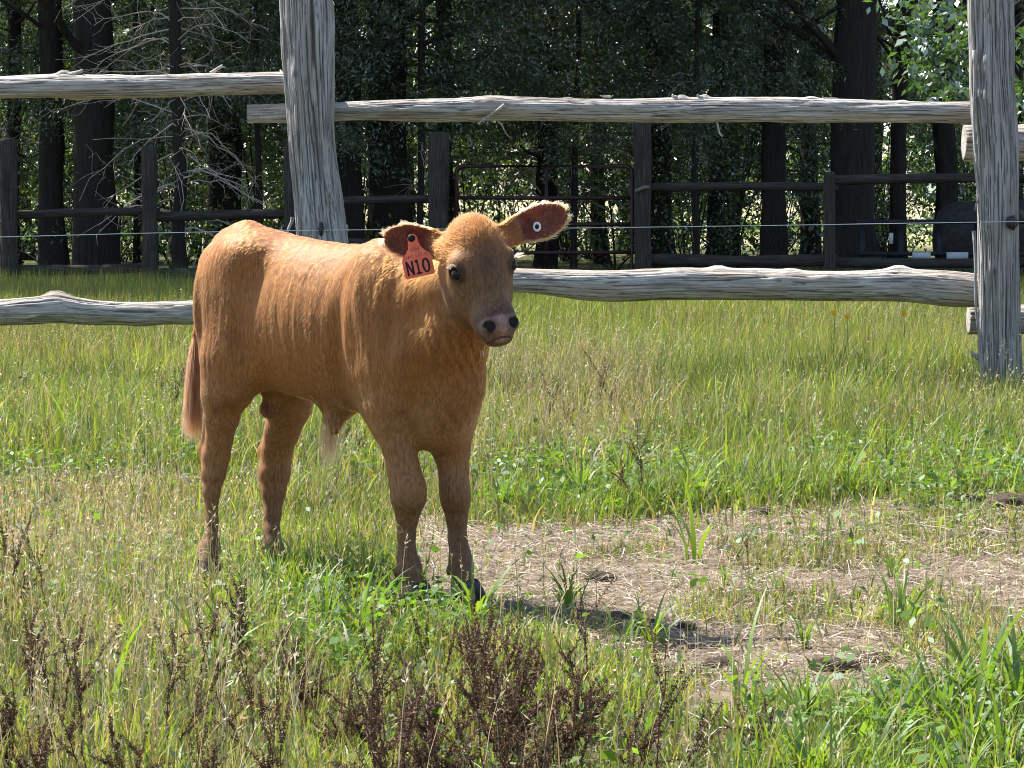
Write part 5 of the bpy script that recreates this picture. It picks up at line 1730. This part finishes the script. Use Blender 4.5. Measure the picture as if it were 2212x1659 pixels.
col = palette(r, n, [(0.10, 0.20, 0.03), (0.14, 0.24, 0.035), (0.08, 0.16, 0.04)], [3, 3, 2])
tag(obj('clover_leaves', make_mesh('clover_leaves', v, q, M_GRASS, False, {'col': np.repeat(col, 4, 0)})), 'low broad weed leaves in the pasture', None, None, 'stuff')

# ---- straw and thatch lying on the bare patches
r = np.random.default_rng(2004)
x, y = scatter(75000, 4.3, 10.5, r, dens=lambda x, y: np.clip(0.22 + 0.9 * in_poly(x, y, BARE) + 0.6 * dryness(x, y), 0, 1) * clearance(x, y))
n = len(x)
az = r.uniform(0, 6.283, n); L = r.gamma(3.0, 0.014, n) + 0.012; w = r.uniform(0.0008, 0.0032, n)
dirv = np.stack([np.cos(az), np.sin(az), r.normal(size=n) * 0.16], -1)
sv = np.stack([-np.sin(az), np.cos(az), r.normal(size=n) * 0.4], -1)
c0 = np.stack([x, y, ground_h(x, y) + 0.004 + np.abs(r.normal(size=n)) * 0.008], -1)
kink = r.normal(size=(n, 3)) * (L * 0.08)[:, None]
A, Bm, Cc = c0 - dirv * (L / 2)[:, None], c0 + kink + np.array([0, 0, 0.003]), c0 + dirv * (L / 2)[:, None]
v = np.stack([A - sv * w[:, None] / 2, A + sv * w[:, None] / 2, Bm - sv * w[:, None] / 2, Bm + sv * w[:, None] / 2, Cc - sv * w[:, None] / 3, Cc + sv * w[:, None] / 3], 1)
i = np.arange(n)[:, None] * 6
q = np.concatenate([np.concatenate([i, i + 1, i + 3, i + 2], 1), np.concatenate([i + 2, i + 3, i + 5, i + 4], 1)])
col = palette(r, n, [(0.42, 0.355, 0.27), (0.31, 0.25, 0.19), (0.50, 0.45, 0.37), (0.20, 0.15, 0.11), (0.35, 0.285, 0.225), (0.10, 0.072, 0.052)], [4, 4, 3, 3, 4, 3])
tag(obj('straw_litter', make_mesh('straw_litter', v.reshape(-1, 3), q, M_STRAW, False, {'col': np.repeat(col, 6, 0)})), 'trampled straw litter on the bare patch', None, None, 'stuff')

# ---- dry seeding stems
r = np.random.default_rng(2005)
V = Parts()
FORESTRAW = poly_world([(-300, 1220), (480, 1230), (650, 1420), (700, 1700), (-300, 1750)])
def stem_d(x, y):
    return np.clip(0.14 + 0.45 * in_poly(x, y, FORESTRAW) + 0.25 * dryness(x, y) + 0.6 * sstep(9, 10.5, y) * sstep(-0.1, 0.35, n2(x, y, 0.9, 76, 2)), 0, 1) * clearance(x, y) * (1 - 0.8 * bareness(x, y))
x, y = scatter(11000, 4.35, 20.0, r, dens=lambda x, y: stem_d(x, y))
x2, y2 = scatter(6000, 4.3, 8.2, r, dens=lambda x, y: stem_d(x, y))
x3, y3 = scatter(9000, 9.0, 17.0, r, dens=lambda x, y: sstep(-0.1, 0.4, n2(x, y, 0.8, 77, 2) + 0.5 * in_poly(x, y, TANMID)))
x2, y2 = np.concatenate([x2, x3]), np.concatenate([y2, y3])
x, y = np.concatenate([x, x2]), np.concatenate([y, y2])
n = len(x)
h = r.uniform(0.13, 0.30, n) * (1 + 0.25 * sstep(9, 12, y))
az = r.uniform(0, 6.283, n); bd = np.abs(r.normal(size=n)) * 0.45 + 0.05
col = palette(r, n, [(0.42, 0.34, 0.21), (0.52, 0.45, 0.32), (0.30, 0.23, 0.13), (0.25, 0.26, 0.10)], [3, 3, 2, 2])
v, q, t, c = blades(x, y, h, 0.0020 * r.uniform(0.8, 1.5, n), az, bd, col, 4, r=r)
V.add(v, q, t, c)
# seed heads along the top third of each stem
kk = 6
tt = r.uniform(0.68, 1.0, (n, kk))
ang = bd[:, None] * tt
lean = np.stack([np.cos(az), np.sin(az), 0 * az], -1)
pos = np.stack([x, y, ground_h(x, y)], -1)[:, None, :] + lean[:, None, :] * (h[:, None] * (1 - np.cos(ang)) / bd[:, None])[..., None] + np.array([0, 0, 1.0]) * (h[:, None] * np.sin(ang) / bd[:, None])[..., None]
pos = pos.reshape(-1, 3)
d = unit(np.repeat(lean, kk, 0) * 0.5 + np.array([0, 0, 0.8]) + r.normal(size=(n * kk, 3)) * 0.5)
s_ = unit(np.cross(d, r.normal(size=(n * kk, 3))))
v, q = rhombi(pos, d, s_, r.uniform(0.008, 0.018, n * kk), r.uniform(0.0025, 0.005, n * kk))
V.add(v, q, None, np.repeat(np.repeat(col * 1.1, kk, 0), 4, 0))
tag(obj('seeding_grass', V.mesh('seeding_grass', M_STRAW)), 'dry pale grass stems with seed heads', None, None, 'stuff')

# ---- dried dock: dark seed stalks (each plant is one thing)
M_SEED = leaf_material('dock_seed', 0.15, 0.02, 0.5, (1.2, 0.9, 0.7))
def dock_meshes(seed, stalks, Ht):
    r = np.random.default_rng(seed)
    S, D = Parts(), Parts()
    for k in range(stalks):
        a = r.uniform(0, 6.283); ln_ = Ht * r.uniform(0.7, 1.1); tilt_ = r.uniform(0.05, 0.65)
        t = np.linspace(0, 1, 9)
        d0 = np.array([math.cos(a) * tilt_, math.sin(a) * tilt_, 1.0]); d0 /= np.linalg.norm(d0)
        pts = d0 * (t * ln_)[:, None]
        pts[1:] += np.cumsum(r.normal(size=(8, 3)) * 0.006, 0)
        v, q, tt_ = tube(pts, np.linspace(0.0028, 0.0010, 9), 5, False)
        S.add(v, q, None, np.tile(np.array([0.10, 0.055, 0.035]), (len(v), 1)))
        spikes = [(pts, 0.25, 1.0, int(26 * ln_ / 0.4))]
        for j in range(r.integers(2, 5)):
            u = r.uniform(0.30, 0.8)
            b = np.array([np.interp(u, t, pts[:, c]) for c in range(3)])
            dd = unit(d0 + r.normal(size=3) * 0.55); dd[2] = abs(dd[2])
            bp_ = b + dd * (np.linspace(0, 1, 6) * ln_ * r.uniform(0.25, 0.5))[:, None]
            v, q, tt_ = tube(bp_, np.linspace(0.0018, 0.0007, 6), 4, False)
            S.add(v, q, None, np.tile(np.array([0.10, 0.055, 0.035]), (len(v), 1)))
            spikes.append((bp_, 0.15, 1.0, 14))
        for (pp, t0, t1, nw) in spikes:
            tl = np.linspace(0, 1, len(pp))
            for u in np.linspace(t0, t1, nw) + r.normal(size=nw) * 0.012:
                c = np.array([np.interp(u, tl, pp[:, k_]) for k_ in range(3)])
                m = r.integers(7, 13)
                dd = unit(r.normal(size=(m, 3)) + np.array([0, 0, -0.4]))
                s2 = unit(np.cross(dd, r.normal(size=(m, 3))))
                cc = c + dd * 0.0025 + r.normal(size=(m, 3)) * 0.0022
                l2 = r.uniform(0.0055, 0.0105, m) * (1.15 - 0.5 * u)
                v, q = rhombi(cc, dd, s2, l2, l2 * 0.8, 0.2)
                cl = np.asarray([(0.10, 0.060, 0.036), (0.13, 0.075, 0.043), (0.06, 0.038, 0.026), (0.18, 0.10, 0.055)])[r.integers(0, 4, m)]
                D.add(v, q, None, np.repeat(cl, 4, 0))
    return S.mesh('stem', M_SEED), D.mesh('seed_heads', M_SEED, False)
DOCK = [dock_meshes(2101, 4, 0.34), dock_meshes(2102, 3, 0.42), dock_meshes(2103, 5, 0.28), dock_meshes(2104, 2, 0.46), dock_meshes(2105, 6, 0.26)]
DP = []
r = np.random.default_rng(2110)
for (u, v, s) in [(515, 1450, 0.66), (420, 1540, 0.52), (655, 1560, 0.55), (560, 1660, 0.5), (740, 1650, 0.5), (70, 1500, 0.6), (130, 1600, 0.55), (20, 1640, 0.6), (190, 1690, 0.55), (270, 1740, 0.5), (430, 1760, 0.5), (600, 1770, 0.55), (90, 1720, 0.55), (350, 1640, 0.5)]:
    DP.append((u, v, s, 'dock plant with dark seed stalks among pale stems', 'dock plants among the pale grass stems'))
for k in range(34):
    u = r.normal() * 190 + 1060; v = r.uniform(1500, 1800)
    DP.append((u, v, r.uniform(0.42, 0.68), 'bushy dried dock in the brown thicket before the calf', 'dried docks of the brown thicket'))
for (u, v, s) in [(30, 1340, 0.5), (100, 1330, 0.45), (10, 1290, 0.5), (70, 1250, 0.4), (380, 955, 0.7), (330, 935, 0.6), (420, 925, 0.7), (740, 1010, 0.5), (1395, 1110, 0.62), (1290, 925, 0.7), (1180, 960, 0.6), (1620, 1230, 0.3)]:
    DP.append((u, v, s, 'lone dark dock stalk standing in the green grass', 'lone dock stalks in the grass'))
for k, (u, v, s, lab, grp) in enumerate(DP):
    g = G(u, v)
    kd = k % 5 if 'lone' not in lab else 3
    lab = ('sturdy ', 'tall thin ', 'low bushy ', 'tall sparse ', 'low dense ')[kd] + lab.replace('bushy ', '')
    e = tag(empty('dock_plant', (g[0], g[1], float(ground_h(g[0], g[1])))), lab, 'dock plant', grp)
    e.rotation_euler = (0, 0, r.uniform(0, 6.283)); e.scale = (s, s, s)
    st, se = DOCK[kd]
    obj('stem', st, e); obj('seed_heads', se, e)

# ---- tufts of broad bladed grass (each tuft is one thing)
def tuft_mesh(seed, nb, L, w):
    r = np.random.default_rng(seed)
    az = r.uniform(0, 6.283, nb)
    rr = r.uniform(0, 0.035, nb)
    col = palette(r, nb, [(0.13, 0.22, 0.025), (0.17, 0.27, 0.03), (0.10, 0.175, 0.03), (0.20, 0.27, 0.05)], [3, 3, 2, 1], 0.2)
    v, q, t, c = blades(np.cos(az) * rr, np.sin(az) * rr, L * r.uniform(0.45, 1.15, nb), w * r.uniform(0.6, 1.3, nb), az + r.normal(size=nb) * 0.4, np.abs(r.normal(size=nb)) * 0.9 + 0.8, col, 6, r.normal(size=nb) * 0.35, np.full(nb, -0.005), r)
    return make_mesh('blades', v, [q, t], M_GRASS, True, {'col': c})
TUFT = [tuft_mesh(2201, 26, 0.22, 0.0105), tuft_mesh(2202, 16, 0.17, 0.009), tuft_mesh(2203, 36, 0.25, 0.0115), tuft_mesh(2204, 12, 0.14, 0.008), tuft_mesh(2205, 7, 0.28, 0.011)]
TP = []
for (u, v, k, s) in [(1760, 1590, 0, 1), (1830, 1620, 2, 1), (1930, 1600, 0, 1.1), (2040, 1580, 2, 1), (2120, 1560, 0, 1.1), (2190, 1590, 2, 1.1), (2090, 1650, 2, 1), (1990, 1670, 0, 1), (1880, 1680, 1, 1.2), (2170, 1680, 2, 1), (1700, 1660, 1, 1.1), (2230, 1520, 0, 1), (1740, 1720, 2, 1), (2060, 1740, 0, 1)]:
    TP.append((u, v, k, s, 'lush broad bladed grass tuft below the straw patch', 'lush grass tufts below the straw'))
for (u, v, k, s) in [(1120, 1315, 2, 0.75), (1190, 1330, 0, 0.8), (1240, 1310, 1, 1), (1540, 1250, 2, 0.6), (1620, 1255, 0, 0.65), (1700, 1250, 0, 0.6), (1470, 1245, 1, 0.8), (1960, 1350, 3, 1.2), (2040, 1345, 1, 0.9), (1690, 1385, 4, 0.7), (1350, 1385, 1, 1), (1420, 1395, 3, 1.1), (2150, 1280, 0, 0.7), (2100, 1400, 3, 0.9), (1590, 1520, 4, 0.9), (1500, 1230, 3, 1), (1890, 1240, 3, 0.9), (1880, 1420, 3, 0.7), (2120, 1210, 1, 0.8), (1010, 1330, 3, 1.1)]:
    TP.append((u, v, k, s, 'green grass tuft growing out of the bare straw', 'grass tufts in the straw patch'))
for (u, v, k, s) in [(600, 1270, 4, 0.95), (640, 1310, 1, 1), (700, 1350, 2, 0.8), (770, 1370, 0, 0.9), (825, 1345, 0, 0.7), (860, 1395, 1, 0.9), (560, 1350, 1, 1), (500, 1390, 0, 0.8), (660, 1430, 2, 0.8), (760, 1450, 1, 1), (930, 1375, 3, 0.8), (470, 1460, 4, 0.9), (250, 1500, 4, 0.9), (590, 1500, 1, 0.9)]:
    TP.append((u, v, k, s, 'fresh grass tuft close in front of the calf', 'grass tufts in front of the calf'))
for (u, v, k, s) in [(1555, 1010, 4, 1.0), (1100, 1090, 0, 0.8), (1250, 1080, 2, 0.8), (1400, 1085, 1, 1), (1330, 1040, 0, 0.9), (1700, 1075, 0, 0.8), (1850, 1050, 2, 0.8), (2000, 1040, 0, 0.9), (1950, 960, 4, 1), (2090, 1000, 0, 0.9), (1770, 880, 4, 1.0), (200, 900, 2, 0.9), (60, 880, 0, 1), (300, 860, 4, 0.9), (120, 850, 2, 1), (1640, 990, 1, 1), (1480, 1060, 2, 0.8), (700, 1060, 0, 0.8), (760, 1090, 1, 0.9), (530, 1040, 1, 0.8), (1180, 1000, 4, 0.8), (2150, 940, 2, 0.8), (380, 890, 1, 1)]:
    TP.append((u, v, k, s, 'coarse green grass tuft in the sunlit meadow', 'grass tufts in the meadow'))
for (u, v, k, s, lab, grp) in TP:
    u += r.normal() * 22; v += r.normal() * 10; s *= r.uniform(0.6, 1.25)
    if 'straw' in lab and 'out of' in lab: k = int(r.choice([0, 1, 3, 3, 1, 4])); s *= 0.9
    g = G(u, v)
    lab = ('full ', 'small ', 'tall dense ', 'short sparse ', 'long few bladed ')[k] + lab
    o = obj('grass_tuft', TUFT[k])
    o.location = (g[0], g[1], float(ground_h(g[0], g[1])))
    o.rotation_euler = (0, 0, r.uniform(0, 6.283)); o.scale = (s, s, s * r.uniform(0.9, 1.1))
    tag(o, lab, 'grass tuft', grp)

# ---- clods and small flowers
m_clod = plain('dry_dung', (0.055, 0.042, 0.032), 0.95, 0.1, 0, 0.5, 60, 0.8)
for k, (u, v, s) in enumerate([(1300, 1245, 0.045), (1575, 1178, 0.04), (1400, 1345, 0.035), (1480, 1352, 0.03), (1880, 1420, 0.04), (1800, 1440, 0.05), (2180, 1090, 0.08), (2080, 1085, 0.06), (1640, 1105, 0.05), (2010, 1310, 0.035), (1555, 1432, 0.035), (1340, 1330, 0.04)]):
    g = G(u, v)
    vv_, qq_ = sphere((0, 0, 0), 1.0, 22, 14, (s, s * 0.8, s * 0.42))
    dn = fbm(vv_ * 28 + k * 7.3, 81, 4)
    vv_ = vv_ * (1 + 0.55 * dn[:, None]) + np.array([g[0], g[1], float(ground_h(g[0], g[1])) + s * 0.12])
    o = obj('dung_clod', make_mesh('dung_clod', vv_, qq_, m_clod))
    tag(o, 'dark dried dung clod on the straw patch', 'dung', 'dung clods on the straw')
m_petal = plain('yellow_petal', (0.80, 0.42, 0.02), 0.6, 0.2, 0, 0.15, 60)
for (u, v) in ((1801, 676), (1829, 684), (1952, 678)):
    c = P(u, v, 15.6)
    pb = Parts()
    for k in range(7):
        a = k * 2 * math.pi / 7
        d = np.array([[math.cos(a), -0.5 * 0.3, math.sin(a)]]); d = unit(d)
        s_ = unit(np.cross(d, np.array([[0, -1.0, 0.2]])))
        vv_, qq_ = rhombi(c[None, :], d, s_, np.array([0.020]), np.array([0.013]))
        pb.add(vv_, qq_, None, np.tile(np.array([0.8, 0.4, 0.02]), (4, 1)))
    fl = obj('yellow_flower', pb.mesh('yellow_flower', m_petal, False))
    tag(fl, 'small yellow flower in the grass below the log rail', 'flower', 'yellow flowers in the meadow')
    vv_, q_, t_ = tube(np.array([c, c + (0.01, 0.01, -0.15), (c[0] + 0.015, c[1] + 0.01, 0.0)]), [0.002, 0.002, 0.003], 5)
    child(obj('flower_stem', make_mesh('flower_stem', vv_, [q_, t_], M_GRASS, True, {'col': np.tile(np.array([0.07, 0.13, 0.03]), (len(vv_), 1))})), fl)
